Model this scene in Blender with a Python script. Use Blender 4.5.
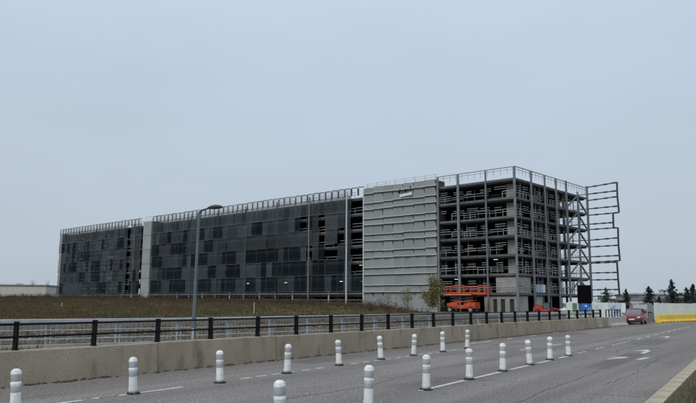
import bpy, bmesh, math, random
from mathutils import Vector, Matrix
R = math.radians
random.seed(11)
for o in list(bpy.data.objects): bpy.data.objects.remove(o)
scene = bpy.context.scene
col = scene.collection

# ------------------------------------------------------------------ camera
cam_d = bpy.data.cameras.new('camera')
cam_d.lens = 35.17; cam_d.sensor_width = 36.0; cam_d.clip_end = 9000; cam_d.clip_start = 0.05
cam = bpy.data.objects.new('camera', cam_d); col.objects.link(cam)
CAM_H = 1.95
cam.matrix_world = (Matrix.Translation((0, 0, CAM_H)) @ Matrix.Rotation(R(90) + math.atan(100.5/680), 4, 'X')
                    @ Matrix.Rotation(R(0.3), 4, 'Z'))
scene.camera = cam

# ------------------------------------------------------------------ sky, sun, exposure
SUN_EL, SUN_AZ = R(44), R(212)          # azimuth clockwise from +Y
w = bpy.data.worlds.new('World'); scene.world = w; w.use_nodes = True
nt = w.node_tree; nt.nodes.clear()
out = nt.nodes.new('ShaderNodeOutputWorld'); bg = nt.nodes.new('ShaderNodeBackground')
sky = nt.nodes.new('ShaderNodeTexSky'); sky.sky_type = 'NISHITA'; sky.sun_disc = False
sky.sun_elevation = SUN_EL; sky.sun_rotation = SUN_AZ; sky.dust_density = 4.0; sky.air_density = 1.2
tc = nt.nodes.new('ShaderNodeTexCoord')
sep = nt.nodes.new('ShaderNodeSeparateXYZ'); nt.links.new(tc.outputs['Generated'], sep.inputs[0])
mr = nt.nodes.new('ShaderNodeMapRange'); mr.inputs[1].default_value = -0.05; mr.inputs[2].default_value = 1.0
nt.links.new(sep.outputs[2], mr.inputs[0])
ramp = nt.nodes.new('ShaderNodeValToRGB')            # overcast layer: brighter overhead, as under cloud
ramp.color_ramp.elements[0].position = 0.0; ramp.color_ramp.elements[0].color = (0.465, 0.54, 0.60, 1)
ramp.color_ramp.elements[1].position = 1.0; ramp.color_ramp.elements[1].color = (0.92, 0.97, 1.02, 1)
e = ramp.color_ramp.elements.new(0.40); e.color = (0.555, 0.655, 0.785, 1)
nt.links.new(mr.outputs[0], ramp.inputs[0])
cn = nt.nodes.new('ShaderNodeTexNoise'); cn.inputs['Scale'].default_value = 2.2; cn.inputs['Detail'].default_value = 5
mp = nt.nodes.new('ShaderNodeMapping'); mp.inputs['Scale'].default_value = (1, 1, 3)
nt.links.new(tc.outputs['Generated'], mp.inputs[0]); nt.links.new(mp.outputs[0], cn.inputs[0])
cr = nt.nodes.new('ShaderNodeMapRange'); cr.inputs[1].default_value = 0.3; cr.inputs[2].default_value = 0.7
cr.inputs[3].default_value = 0.96; cr.inputs[4].default_value = 1.04
nt.links.new(cn.outputs[0], cr.inputs[0])
vm = nt.nodes.new('ShaderNodeVectorMath'); vm.operation = 'SCALE'
nt.links.new(ramp.outputs[0], vm.inputs[0]); nt.links.new(cr.outputs[0], vm.inputs['Scale'])
vs = nt.nodes.new('ShaderNodeVectorMath'); vs.operation = 'SCALE'; vs.inputs['Scale'].default_value = 10.0
nt.links.new(vm.outputs[0], vs.inputs[0])
mix = nt.nodes.new('ShaderNodeMix'); mix.data_type = 'RGBA'; mix.inputs[0].default_value = 0.93
nt.links.new(sky.outputs[0], mix.inputs[6]); nt.links.new(vs.outputs[0], mix.inputs[7])
bg.inputs['Strength'].default_value = 0.1
nt.links.new(mix.outputs[2], bg.inputs[0]); nt.links.new(bg.outputs[0], out.inputs[0])
sl = bpy.data.lights.new('sun', 'SUN'); sl.energy = 1.4; sl.angle = R(45); sl.color = (1, 0.95, 0.89)
sun = bpy.data.objects.new('sun', sl); col.objects.link(sun); sun.location = (-30, -40, 80)
sd = Vector((math.sin(SUN_AZ)*math.cos(SUN_EL), math.cos(SUN_AZ)*math.cos(SUN_EL), math.sin(SUN_EL)))
sun.rotation_euler = sd.to_track_quat('Z', 'Y').to_euler()
vsn = scene.view_settings
vsn.view_transform = 'Standard'; vsn.look = 'None'; vsn.exposure = 0.0; vsn.gamma = 1.0; vsn.use_curve_mapping = False

# ------------------------------------------------------------------ materials
MATS = {}
def mat(name, c, rough=0.75, metal=0.0, ns=3.0, amt=0.25, c2=None, fine=0.0, fs=60.0, bump=0.0, rnd=0.0, spec=0.3,
        coords='Object', scale=(1, 1, 1), alpha=None, rotz=0.0, rough_track=False, stain=False):
    m = bpy.data.materials.new(name); m.use_nodes = True; MATS[name] = m
    t = m.node_tree; b = t.nodes['Principled BSDF']; L = t.links.new
    b.inputs['Roughness'].default_value = rough; b.inputs['Metallic'].default_value = metal
    b.inputs['Specular IOR Level'].default_value = spec
    if c2 is None: c2 = tuple(max(0, x*(1-amt)) for x in c); c1 = tuple(min(1, x*(1+amt)) for x in c)
    else: c1 = c
    co = t.nodes.new('ShaderNodeTexCoord'); mp = t.nodes.new('ShaderNodeMapping')
    mp.vector_type = 'TEXTURE' if rotz else 'POINT'
    mp.inputs['Scale'].default_value = scale; mp.inputs['Rotation'].default_value = (0, 0, rotz)
    L(co.outputs[coords], mp.inputs[0])
    n = t.nodes.new('ShaderNodeTexNoise'); n.inputs['Scale'].default_value = ns; n.inputs['Detail'].default_value = 6
    n.inputs['Roughness'].default_value = 0.65; L(mp.outputs[0], n.inputs['Vector'])
    r = t.nodes.new('ShaderNodeMapRange'); r.inputs[1].default_value = 0.3; r.inputs[2].default_value = 0.7
    L(n.outputs[0], r.inputs[0])
    mx = t.nodes.new('ShaderNodeMix'); mx.data_type = 'RGBA'; L(r.outputs[0], mx.inputs[0])
    mx.inputs[6].default_value = (*c2, 1); mx.inputs[7].default_value = (*c1, 1)
    last = mx.outputs[2]
    def scaled(last, fac):
        v = t.nodes.new('ShaderNodeVectorMath'); v.operation = 'SCALE'; L(last, v.inputs[0]); L(fac, v.inputs['Scale']); return v.outputs[0]
    n2 = None
    if fine:
        n2 = t.nodes.new('ShaderNodeTexNoise'); n2.inputs['Scale'].default_value = fs; n2.inputs['Detail'].default_value = 3
        L(co.outputs[coords], n2.inputs['Vector'])
        r2 = t.nodes.new('ShaderNodeMapRange'); r2.inputs[1].default_value = 0.32; r2.inputs[2].default_value = 0.68
        r2.inputs[3].default_value = 1-fine; r2.inputs[4].default_value = 1+fine
        L(n2.outputs[0], r2.inputs[0]); last = scaled(last, r2.outputs[0])
    if rnd:
        oi = t.nodes.new('ShaderNodeObjectInfo'); r3 = t.nodes.new('ShaderNodeMapRange')
        r3.inputs[3].default_value = 1-rnd; r3.inputs[4].default_value = 1+rnd
        L(oi.outputs['Random'], r3.inputs[0]); last = scaled(last, r3.outputs[0])
    if stain:                                    # weather stains: dark runs from the top edge and a damp foot
        ns_ = t.nodes.new('ShaderNodeTexNoise'); ns_.inputs['Scale'].default_value = 2.0; ns_.inputs['Detail'].default_value = 7
        mq = t.nodes.new('ShaderNodeMapping'); mq.inputs['Scale'].default_value = (.9, .9, .45); L(co.outputs['Object'], mq.inputs[0])
        oi2 = t.nodes.new('ShaderNodeObjectInfo'); L(oi2.outputs['Location'], mq.inputs['Location']); L(mq.outputs[0], ns_.inputs[0])
        rs_ = t.nodes.new('ShaderNodeMapRange'); rs_.inputs[1].default_value = .54; rs_.inputs[2].default_value = .74; rs_.inputs[3].default_value = 1.0; rs_.inputs[4].default_value = .55
        L(ns_.outputs[0], rs_.inputs[0]); last = scaled(last, rs_.outputs[0])
    L(last, b.inputs['Base Color'])
    if bump:
        bp = t.nodes.new('ShaderNodeBump'); bp.inputs['Strength'].default_value = bump; bp.inputs['Distance'].default_value = 0.05
        L((n2 or n).outputs[0], bp.inputs['Height']); L(bp.outputs[0], b.inputs['Normal'])
    if alpha is not None:                        # perforated / expanded metal: share of metal per face
        tr = t.nodes.new('ShaderNodeBsdfTransparent'); ms = t.nodes.new('ShaderNodeMixShader')
        wv = t.nodes.new('ShaderNodeTexNoise'); wv.inputs['Scale'].default_value = 5.0
        mpp = t.nodes.new('ShaderNodeMapping'); mpp.inputs['Scale'].default_value = (4, 4, .35)
        L(co.outputs['Object'], mpp.inputs[0]); L(mpp.outputs[0], wv.inputs[0])
        ra = t.nodes.new('ShaderNodeMapRange'); ra.inputs[1].default_value = 0.3; ra.inputs[2].default_value = 0.7
        ra.inputs[3].default_value = alpha*0.7; ra.inputs[4].default_value = alpha*1.3
        L(wv.outputs[0], ra.inputs[0]); L(ra.outputs[0], ms.inputs[0])
        L(tr.outputs[0], ms.inputs[1]); L(b.outputs[0], ms.inputs[2])
        L(ms.outputs[0], t.nodes['Material Output'].inputs['Surface'])
    return m
mat('asphalt', (0.168, 0.159, 0.152), 0.88, ns=0.5, amt=0.16, fine=0.42, fs=17, bump=0.3, scale=(1.0, 6.0, 1), rotz=-R(33.5), rough_track=True)
def wear_asphalt():
    m = MATS['asphalt']; t = m.node_tree; L = t.links.new; b = t.nodes['Principled BSDF']
    src = b.inputs['Base Color'].links[0].from_socket
    co = t.nodes.new('ShaderNodeTexCoord')
    def layer(src, scale, rot, nscale, lo, hi, a0, a1, detail=4):
        mp = t.nodes.new('ShaderNodeMapping'); mp.vector_type = 'TEXTURE'; mp.inputs['Scale'].default_value = scale; mp.inputs['Rotation'].default_value = (0, 0, rot)
        n = t.nodes.new('ShaderNodeTexNoise'); n.inputs['Scale'].default_value = nscale; n.inputs['Detail'].default_value = detail
        r = t.nodes.new('ShaderNodeMapRange'); r.inputs[1].default_value = lo; r.inputs[2].default_value = hi; r.inputs[3].default_value = a0; r.inputs[4].default_value = a1
        v = t.nodes.new('ShaderNodeVectorMath'); v.operation = 'SCALE'
        L(co.outputs['Object'], mp.inputs[0]); L(mp.outputs[0], n.inputs[0]); L(n.outputs[0], r.inputs[0]); L(src, v.inputs[0]); L(r.outputs[0], v.inputs['Scale'])
        return v.outputs[0]
    src = layer(src, (1, 60, 1), -R(33.5), .75, .38, .62, .86, 1.14, 3)      # tyre-polished lanes
    src = layer(src, (1, 2.5, 1), -R(33.5), .55, .58, .72, 1.0, .72, 6)      # oil and damp stains
    src = layer(src, (1, 1, 1), 0, 3.2, .66, .74, 1.0, .62, 2)               # drips
    src = layer(src, (1, 1, 1), 0, 9.0, .64, .74, 1.0, 1.35, 2)              # pale aggregate
    L(src, b.inputs['Base Color'])
wear_asphalt()
mat('asphalt_patch', (0.132, 0.123, 0.120), 0.88, ns=0.5, amt=0.16, fine=0.4, fs=19, bump=0.3)
mat('paint', (0.62, 0.62, 0.60), 0.7, ns=5, c2=(0.34, 0.34, 0.335))
mat('concrete_wall', (0.35, 0.305, 0.235), 0.9, ns=0.9, c2=(0.255, 0.222, 0.17), fine=0.15, fs=30, bump=0.2, rnd=0.07, scale=(.8, .8, .5), stain=True)
mat('concrete_pale', (0.42, 0.41, 0.38), 0.9, ns=1.2, c2=(0.28, 0.27, 0.25), fine=0.15, fs=20, rnd=0.05)
mat('kerb_concrete', (0.42, 0.375, 0.295), 0.9, ns=2.0, c2=(0.27, 0.24, 0.185), fine=0.18, fs=25)
mat('slab_concrete', (0.21, 0.22, 0.225), 0.85, ns=0.6, amt=0.25)
mat('shear_concrete', (0.31, 0.305, 0.28), 0.9, ns=0.5, amt=0.22, fine=0.12, fs=6, rnd=0.06)
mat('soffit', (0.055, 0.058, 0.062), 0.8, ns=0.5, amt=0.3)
mat('steel', (0.165, 0.18, 0.19), 0.55, 0.0, ns=1.5, amt=0.25, rnd=0.1)
mat('dark_steel', (0.052, 0.056, 0.062), 0.6, 0.0, ns=1.5, amt=0.3)
mat('rail_galv', (0.33, 0.35, 0.365), 0.5, 0.0, ns=2.0, amt=0.25, rnd=0.2)
mat('galv', (0.37, 0.405, 0.43), 0.5, 0.0, ns=1.5, amt=0.2)
mat('pole_paint', (0.11, 0.145, 0.17), 0.5, 0.0, ns=2.0, amt=0.15)
mat('post_white', (0.50, 0.52, 0.54), 0.6, 0.0, ns=2.0, amt=0.15)
mat('mesh_light', (0.052, 0.068, 0.079), 0.6, 0.0, ns=1.4, amt=0.25, rnd=0.42, alpha=0.46)
mat('mesh_dark', (0.010, 0.017, 0.022), 0.6, 0.0, ns=1.4, amt=0.3, rnd=0.35, alpha=0.50, spec=0.1)
mat('mesh_parapet', (0.36, 0.38, 0.39), 0.6, 0.0, ns=1.4, amt=0.25, rnd=0.25, alpha=0.24)
mat('joint_steel', (0.085, 0.095, 0.105), 0.6, ns=1.5, amt=0.25, rnd=0.3)
mat('fascia', (0.105, 0.112, 0.118), 0.6, ns=.7, amt=0.35, rnd=0.2)
mat('cladding', (0.245, 0.268, 0.264), 0.6, 0.0, ns=1.6, amt=0.10, rnd=0.10, scale=(2.5, 1, .25))
mat('cladding_lip', (0.62, 0.65, 0.65), 0.5, 0.0, ns=2, amt=0.1)
mat('tower_panel', (0.29, 0.31, 0.31), 0.7, ns=0.4, amt=0.12, rnd=0.1)
mat('black_paint', (0.007, 0.007, 0.010), 0.6, ns=3, amt=0.2, spec=0.12)
mat('black_board', (0.004, 0.004, 0.005), 0.9, ns=3, amt=0.2, spec=0.05)
mat('plastic_white', (0.80, 0.81, 0.80), 0.5, ns=7, c2=(0.63, 0.625, 0.60), rnd=0.08, fine=.14, fs=24)
mat('band_grey', (0.33, 0.37, 0.41), 0.4, ns=8, amt=0.15)
mat('rubber', (0.02, 0.02, 0.021), 0.85, ns=6, amt=0.3)
mat('orange', (0.50, 0.085, 0.032), 0.6, ns=1.2, amt=0.35)
mat('orange_deck', (0.60, 0.21, 0.085), 0.55, ns=1.5, amt=0.2)
mat('red', (0.36, 0.026, 0.018), 0.45, ns=1.5, amt=0.2)
mat('car_red', (0.145, 0.011, 0.022), 0.3, ns=1.5, amt=0.08, spec=0.6)
mat('glass', (0.09, 0.11, 0.125), 0.08, ns=2, amt=0.1, spec=0.9)
mat('chrome', (0.32, 0.33, 0.34), 0.4, 0.4, ns=2, amt=0.1)
mat('lamp_glass', (0.75, 0.77, 0.78), 0.15, ns=2, amt=0.1, spec=0.8)
mat('van_white', (0.62, 0.63, 0.62), 0.4, ns=1.5, amt=0.1)
mat('hoarding', (0.66, 0.72, 0.70), 0.7, ns=0.9, amt=0.09, rnd=0.06)
mat('poster_blue', (0.03, 0.17, 0.52), 0.5, ns=1.0, amt=0.15)
mat('poster_white', (0.66, 0.70, 0.72), 0.5, ns=1.0, amt=0.08)
mat('poster_green', (0.16, 0.34, 0.10), 0.5, ns=3.0, c2=(0.06, 0.13, 0.10))
mat('poster_sky', (0.42, 0.55, 0.66), 0.5, ns=2.2, c2=(0.52, 0.58, 0.60))
mat('poster_figure', (0.13, 0.19, 0.28), 0.5, ns=3.0, c2=(0.28, 0.36, 0.46))
mat('yellow', (0.78, 0.53, 0.03), 0.5, ns=1.2, c2=(0.66, 0.45, 0.04), rnd=0.06)
mat('tan_load', (0.34, 0.20, 0.10), 0.85, ns=2.0, c2=(0.22, 0.15, 0.09))
mat('truck_dark', (0.035, 0.038, 0.042), 0.6, ns=2, amt=0.2)
mat('far_grey', (0.23, 0.245, 0.26), 0.8, ns=0.15, amt=0.1)
mat('far_roof', (0.34, 0.36, 0.375), 0.7, ns=0.2, amt=0.12)
mat('far_beige', (0.50, 0.49, 0.43), 0.85, ns=0.1, amt=0.06)
mat('far_white', (0.48, 0.53, 0.58), 0.8, ns=0.2, amt=0.08)
mat('far_dark_roof', (0.17, 0.18, 0.185), 0.8, ns=0.3, amt=0.1)
mat('bark', (0.10, 0.08, 0.06), 0.9, ns=4, amt=0.3)
mat('leaf_green', (0.205, 0.195, 0.070), 0.8, ns=1.2, c2=(0.105, 0.108, 0.045), rnd=0.1)
mat('leaf_conifer', (0.030, 0.047, 0.040), 0.85, ns=1.2, c2=(0.018, 0.03, 0.026), rnd=0.12)
mat('twig', (0.14, 0.125, 0.115), 0.9, ns=3, amt=0.2)
mat('scrub', (0.105, 0.062, 0.042), 0.9, ns=0.3, c2=(0.052, 0.042, 0.026))
mat('grass_dry', (0.135, 0.098, 0.05), 0.9, ns=0.35, c2=(0.055, 0.044, 0.022), fine=0.2, fs=3)
mat('weed', (0.060, 0.048, 0.026), 0.9, ns=0.4, c2=(0.115, 0.085, 0.05))
mat('grass_green', (0.080, 0.080, 0.030), 0.9, ns=0.5, c2=(0.06, 0.065, 0.03))
mat('stone', (0.21, 0.19, 0.155), 0.9, ns=.8, amt=0.5)
# ground: brown-olive turf on the bank, grey-brown stony earth by the road, blended by noise
def ground_mat():
    m = mat('ground_soil', (0.098, 0.072, 0.036), 0.95, ns=0.12, c2=(0.052, 0.041, 0.022), fine=0.4, fs=1.4, bump=0.5)
    t = m.node_tree; L = t.links.new; b = t.nodes['Principled BSDF']
    src = b.inputs['Base Color'].links[0].from_socket
    at = t.nodes.new('ShaderNodeAttribute'); at.attribute_name = 'stony'
    n = t.nodes.new('ShaderNodeTexNoise'); n.inputs['Scale'].default_value = 1.6; n.inputs['Detail'].default_value = 8
    g = t.nodes.new('ShaderNodeTexCoord'); L(g.outputs['Object'], n.inputs[0])
    rr = t.nodes.new('ShaderNodeValToRGB'); rr.color_ramp.elements[0].position = .38; rr.color_ramp.elements[0].color = (.040, .035, .026, 1)
    rr.color_ramp.elements[1].position = .66; rr.color_ramp.elements[1].color = (.135, .12, .095, 1)
    L(n.outputs[0], rr.inputs[0])
    mx = t.nodes.new('ShaderNodeMix'); mx.data_type = 'RGBA'
    L(at.outputs['Fac'], mx.inputs[0]); L(src, mx.inputs[6]); L(rr.outputs[0], mx.inputs[7]); L(mx.outputs[2], b.inputs['Base Color'])
ground_mat()

# ------------------------------------------------------------------ mesh helpers
class MB:
    def __init__(s): s.v = []; s.f = []; s.m = []
    def add(s, verts, faces, mi=0):
        o = len(s.v); s.v += [tuple(v) for v in verts]; s.f += [tuple(i+o for i in f) for f in faces]; s.m += [mi]*len(faces); return s
    def box(s, c, d, rz=0.0, mi=0, M=None):
        hx, hy, hz = d[0]/2, d[1]/2, d[2]/2
        vs = [Vector((x, y, z)) for x in (-hx, hx) for y in (-hy, hy) for z in (-hz, hz)]
        rot = M if M is not None else Matrix.Rotation(rz, 3, 'Z')
        vs = [rot @ v + Vector(c) for v in vs]
        return s.add(vs, [(0,1,3,2),(4,6,7,5),(0,4,5,1),(2,3,7,6),(0,2,6,4),(1,5,7,3)], mi)
    def beam(s, p, q, wd, h=None, mi=0):
        p, q = Vector(p), Vector(q); d = q-p; L = d.length
        if L < 1e-6: return s
        h = wd if h is None else h
        x = d/L; up = Vector((0,0,1)) if abs(x.z) < 0.95 else Vector((0,1,0))
        y = up.cross(x).normalized(); z = x.cross(y)
        return s.box((p+q)/2, (L, wd, h), M=Matrix((x, y, z)).transposed(), mi=mi)
    def tube(s, p, q, r1, r2=None, n=8, mi=0, cap=True):
        r2 = r1 if r2 is None else r2
        p, q = Vector(p), Vector(q); x = (q-p).normalized(); up = Vector((0,0,1)) if abs(x.z) < 0.95 else Vector((0,1,0))
        a = up.cross(x).normalized(); b = x.cross(a)
        vs = []
        for c, r in ((p, r1), (q, r2)):
            for i in range(n):
                t = 2*math.pi*i/n; vs.append(c + a*math.cos(t)*r + b*math.sin(t)*r)
        fs = [(i, (i+1) % n, n+(i+1) % n, n+i) for i in range(n)]
        if cap: fs += [tuple(range(n-1, -1, -1)), tuple(range(n, 2*n))]
        return s.add(vs, fs, mi)
    def lathe(s, prof, n=16, c=(0,0,0), mi=0):
        vs = []; c = Vector(c)
        for r, z in prof:
            for i in range(n):
                t = 2*math.pi*i/n; vs.append(c + Vector((r*math.cos(t), r*math.sin(t), z)))
        fs = []
        for k in range(len(prof)-1):
            fs += [(k*n+i, k*n+(i+1) % n, (k+1)*n+(i+1) % n, (k+1)*n+i) for i in range(n)]
        fs += [tuple(range(n-1, -1, -1)), tuple(range((len(prof)-1)*n, len(prof)*n))]
        return s.add(vs, fs, mi)
    def loft(s, secs, mi=0, cap=True):
        n = len(secs[0]); vs = [v for sec in secs for v in sec]; fs = []
        for k in range(len(secs)-1):
            fs += [(k*n+i, k*n+(i+1) % n, (k+1)*n+(i+1) % n, (k+1)*n+i) for i in range(n)]
        if cap: fs += [tuple(range(n-1, -1, -1)), tuple(range((len(secs)-1)*n, len(secs)*n))]
        return s.add(vs, fs, mi)
    def mesh(s, name, *mats, smooth=False):
        me = bpy.data.meshes.new(name); me.from_pydata(s.v, [], s.f); me.validate(); 
        for m in mats: me.materials.append(MATS[m])
        if len(mats) > 1: me.polygons.foreach_set('material_index', s.m)
        if smooth: me.polygons.foreach_set('use_smooth', [True]*len(me.polygons))
        me.update(); return me
    def build(s, name, m, parent=None, smooth=False, bevel=0.0):
        mats = m if isinstance(m, (list, tuple)) else [m]
        o = link(name, s.mesh(name, *mats, smooth=smooth), parent)
        if bevel:
            b = o.modifiers.new('bevel', 'BEVEL'); b.width = bevel; b.segments = 2; b.limit_method = 'ANGLE'
        return o
def link(name, me, parent=None, loc=None, rot=None, scale=None):
    o = bpy.data.objects.new(name, me); col.objects.link(o)
    if parent is not None: o.parent = parent
    if loc is not None: o.location = loc
    if rot is not None: o.rotation_euler = rot
    if scale is not None: o.scale = scale
    return o
def tag(o, label=None, cat=None, group=None, kind=None):
    if label: o['label'] = label
    if cat: o['category'] = cat
    if group: o['group'] = group
    if kind: o['kind'] = kind
    return o
def thing(name, label, cat, loc=(0,0,0), rz=0.0, group=None):
    o = link(name, None, None, loc, (0, 0, rz)); o.empty_display_size = 0.3
    return tag(o, label, cat, group)
def copy_tree(o, parent=None):
    c = o.copy(); col.objects.link(c); c.parent = parent
    for ch in list(o.children): copy_tree(ch, c)
    return c
def lerp_tab(x, tab):
    if x <= tab[0][0]: return tab[0][1]
    for (x0, y0), (x1, y1) in zip(tab, tab[1:]):
        if x <= x1:
            t = (x-x0)/(x1-x0); t = t*t*(3-2*t); return y0+(y1-y0)*t
    return tab[-1][1]

# ------------------------------------------------------------------ layout lines
CORNER = Vector((26.4, 106.0)); EA = Vector((-0.743, 0.669)); EB = Vector((0.669, 0.743))   # building corner, facade direction, depth direction
BAR0 = Vector((-7.79, 15.72)); BD = Vector((0.577, 0.817)); BN = Vector((-0.817, 0.577))     # concrete barrier line, its left normal
KERB0 = Vector((6.48, 14.64)); KD = Vector((0.515, 0.857)); KN = Vector((0.857, -0.515))
GALV = [(-23.0, 23.5), (-14.7, 29.2), (-10.17, 32.27), (-7.37, 34.5), (-2.75, 40.0), (5.11, 48.5), (12.31, 55.6), (24.4, 66.6)]
CREST = [(0, .35), (10, .45), (13, .95), (20, 1.4), (31, 1.6), (60, 1.95), (100, 2.4), (150, 2.65), (400, 3.0)]
def crest_a(x, y):
    v = Vector((x, y)) - CORNER; return v.dot(EA), -v.dot(EB)
def ground_z(x, y):
    a, q = crest_a(x, y)
    side = (Vector((x, y))-BAR0).dot(BN)          # >0: left of the concrete barrier
    base = -0.32
    if q < 0: z = 0.45
    else:
        c = lerp_tab(a, CREST)
        z = lerp_tab(q, [(0, .45), (7, .45), (13, c), (17, c*0.97), (64, 0.1 if a > 12 else -.05), (82, base)])
    if a < 8 and q > 0:                             # level works yard to the right of the bank
        t = min(1, max(0, (8-a)/8)); z = z*(1-t) + (0.3 if q < 20 else lerp_tab(q, [(20, .3), (40, -.06)]))*t
    k = min(1, max(0, (side-0.3)/1.5))
    zz = z*k + (-0.12)*(1-k)
    if side < 0.3: zz = -0.12
    return zz

# ground: one sheet to the horizon
xs = sorted(set([-4000, -2000, -1000, -600, -400] + list(range(-300, -60, 12)) + [x*0.5*3 for x in range(-40, 41)] + list(range(66, 200, 8)) + [260, 400, 700, 1200, 2500, 4000]))
ys = sorted(set([-3000, -800, -200, -60, -20, -5] + [y*1.5 for y in range(0, 110)] + list(range(170, 320, 10)) + [360, 450, 600, 900, 1500, 3000, 6000]))
vv = [(x, y, ground_z(x, y)) for y in ys for x in xs]
nx = len(xs)
ff = [(j*nx+i, j*nx+i+1, (j+1)*nx+i+1, (j+1)*nx+i) for j in range(len(ys)-1) for i in range(nx-1)]
gm = bpy.data.meshes.new('ground'); gm.from_pydata(vv, [], ff); gm.materials.append(MATS['ground_soil'])
gm.polygons.foreach_set('use_smooth', [True]*len(gm.polygons))
at = gm.attributes.new('stony', 'FLOAT', 'POINT')
st = []
for (x, y, z) in vv:
    a, q = crest_a(x, y)
    s1 = lerp_tab(q, [(60, 0), (76, 1)]) if a > 8 else 1.0
    s2 = 1.0 if q < 7 else 0.0
    st.append(max(s1, s2*0.8) if (Vector((x, y))-BAR0).dot(BN) > 0 else 0.3)
at.data.foreach_set('value', st)
ground = link('ground', gm); tag(ground, kind='structure')

# road: asphalt sheet
def P(base, d, s, n=None, o=0.0): return base + d*s + (n*o if n is not None else Vector((0, 0)))
rl = [P(BAR0, BD, s) - BN*0.0 for s in (-40, 0, 20, 40, 60, 90)] + [Vector((60, 118))]
rr_ = [P(KERB0, KD, s) for s in (-40, 0, 20, 40, 60, 100)] + [Vector((110, 118))]
rm = MB()
for i in range(len(rl)-1):
    a0, b0, a1, b1 = rl[i], rr_[i], rl[i+1], rr_[i+1]
    rm.add([(a0.x, a0.y, 0), (b0.x, b0.y, 0), (b1.x, b1.y, 0), (a1.x, a1.y, 0)], [(0, 1, 2, 3)])
road = tag(rm.build('road', 'asphalt'), kind='structure')
# road markings: thin sheets on the asphalt, parts of the road
def dash(p, q, wd=0.12):
    p, q = Vector(p), Vector(q); n = (q-p).normalized(); n = Vector((-n.y, n.x))*wd/2
    return MB().add([(*(p+n), .005), (*(p-n), .005), (*(q-n), .005), (*(q+n), .005)], [(0, 1, 2, 3)]).build('lane_dash', 'paint', road)
def line_dashes(p, q, runs, wd=0.12):
    p, q = Vector(p), Vector(q); d = (q-p).normalized()
    for a, b in runs: dash(p+d*a, p+d*b, wd)
LA, LB = (-5.7-.1, 13.0), (5.15, 29.82)
line_dashes(LA, LB, [(0.0, 1.05), (1.3, 1.9)], .13)
line_dashes((-4.99, 14.17), (5.15, 29.82), [(0.0, 2.25)], .13)
line_dashes((-2.72, 17.76), (5.15, 29.82), [(0, .42), (.62, 1.05), (1.25, 1.65), (1.85, 2.3), (2.6, 3.0), (3.3, 3.7)]
            + [(5.2+.72*k, 5.6+.72*k) for k in range(6)] + [(9.9+.75*k, 10.3+.75*k) for k in range(5)], .12)
line_dashes((1.62, 15.58), (8.26, 25.93), [(0.0, .35), (.5, 2.5), (3.0, 5.4), (5.9, 8.0), (8.5, 10.4), (11, 12.2)], .13)
line_dashes((9.0, 27.15), (30.61, 61.33), [(0.2, .55), (.9, 1.25), (3.2, 3.7), (4.1, 4.6), (6.6, 7.0), (7.5, 7.9), (8.4, 8.9), (9.4, 9.9), (10.4, 10.9)]
            + [(13.2+3.0*k, 14.3+3.0*k) for k in range(9)], .14)
line_dashes((5.5, 32.6), (24, 62), [(0.5, 1.6), (2.2, 3.6), (6, 7), (10, 11.2), (15, 16.2), (20, 21.4), (26, 27.4)], .12)
for p, q in (((7.2, 28.9), (7.8, 29.8)), ((9.2, 31.8), (10.3, 33.4)), ((8.3, 34.7), (9.2, 35.2)), ((6.1, 33.8), (7.2, 34.9))): dash(p, q, .13)
def arrow(c, d, L, name='lane_arrow'):
    c, d = Vector(c), Vector(d).normalized(); n = Vector((-d.y, d.x))
    pts = [(-L*.5, -.09), (-L*.5, .09), (L*.08, .09), (L*.0, .55), (L*.5, .12), (L*.12, -.12), (L*.05, -.09)]
    MB().add([(*(c+d*x+n*y), .0055) for x, y in pts], [tuple(range(6, -1, -1))]).build(name, 'paint', road)
arrow((12.3, 28.5), (.5, .85), 2.6)
arrow((9.8, 25.0), (.8, .6), 1.6); dash((10.2, 24.4), (10.95, 25.3), .2)
arrow((18.9, 40.8), (.5, .85), 2.4)
# dark repair patches on the asphalt
def patch(p, q, wd):
    p, q = Vector(p), Vector(q); n = (q-p).normalized(); n = Vector((-n.y, n.x))*wd/2
    MB().add([(*(p+n), .0025), (*(p-n), .0025), (*(q-n), .0025), (*(q+n), .0025)], [(0, 1, 2, 3)]).build('tar_seam', 'tar', road)
mat('tar', (0.062, 0.061, 0.063), 0.8, ns=2, c2=(0.10, 0.098, 0.10), fine=.2)
patch((9.0, 36.2), (16.0, 36.6), .07)
def repair(p, q, wd):
    p, q = Vector(p), Vector(q); n = (q-p).normalized(); n = Vector((-n.y, n.x))*wd/2
    MB().add([(*(p+n), .002), (*(p-n), .002), (*(q-n*.9), .002), (*(q+n*1.05), .002)], [(0, 1, 2, 3)]).build('repair_patch', 'asphalt_patch', road)
repair((7.5, 21.0), (11.6, 27.6), .75); repair((-1.5, 22.4), (.6, 25.8), .9); repair((14.0, 33.0), (17.4, 38.2), 1.3); repair((12.0, 41.0), (15.5, 46.2), 1.6)
rc = random.Random(9)
def crack(p, q, n=26, amp=.10, wd=.014):
    p, q = Vector(p), Vector(q); d = (q-p)/n; nn = Vector((-d.y, d.x)).normalized(); off = 0; b = MB(); last = p
    pts = []
    for i in range(n+1): off += rc.gauss(0, amp); off *= .9; pts.append(p+d*i+nn*off)
    vs = []
    for i, c in enumerate(pts): w_ = wd*rc.uniform(.3, 1.2); vs += [(*(c+nn*w_), .003), (*(c-nn*w_), .003)]
    b.add(vs, [(2*i, 2*i+1, 2*i+3, 2*i+2) for i in range(n)]); b.build('crack', 'tar', road)
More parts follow.
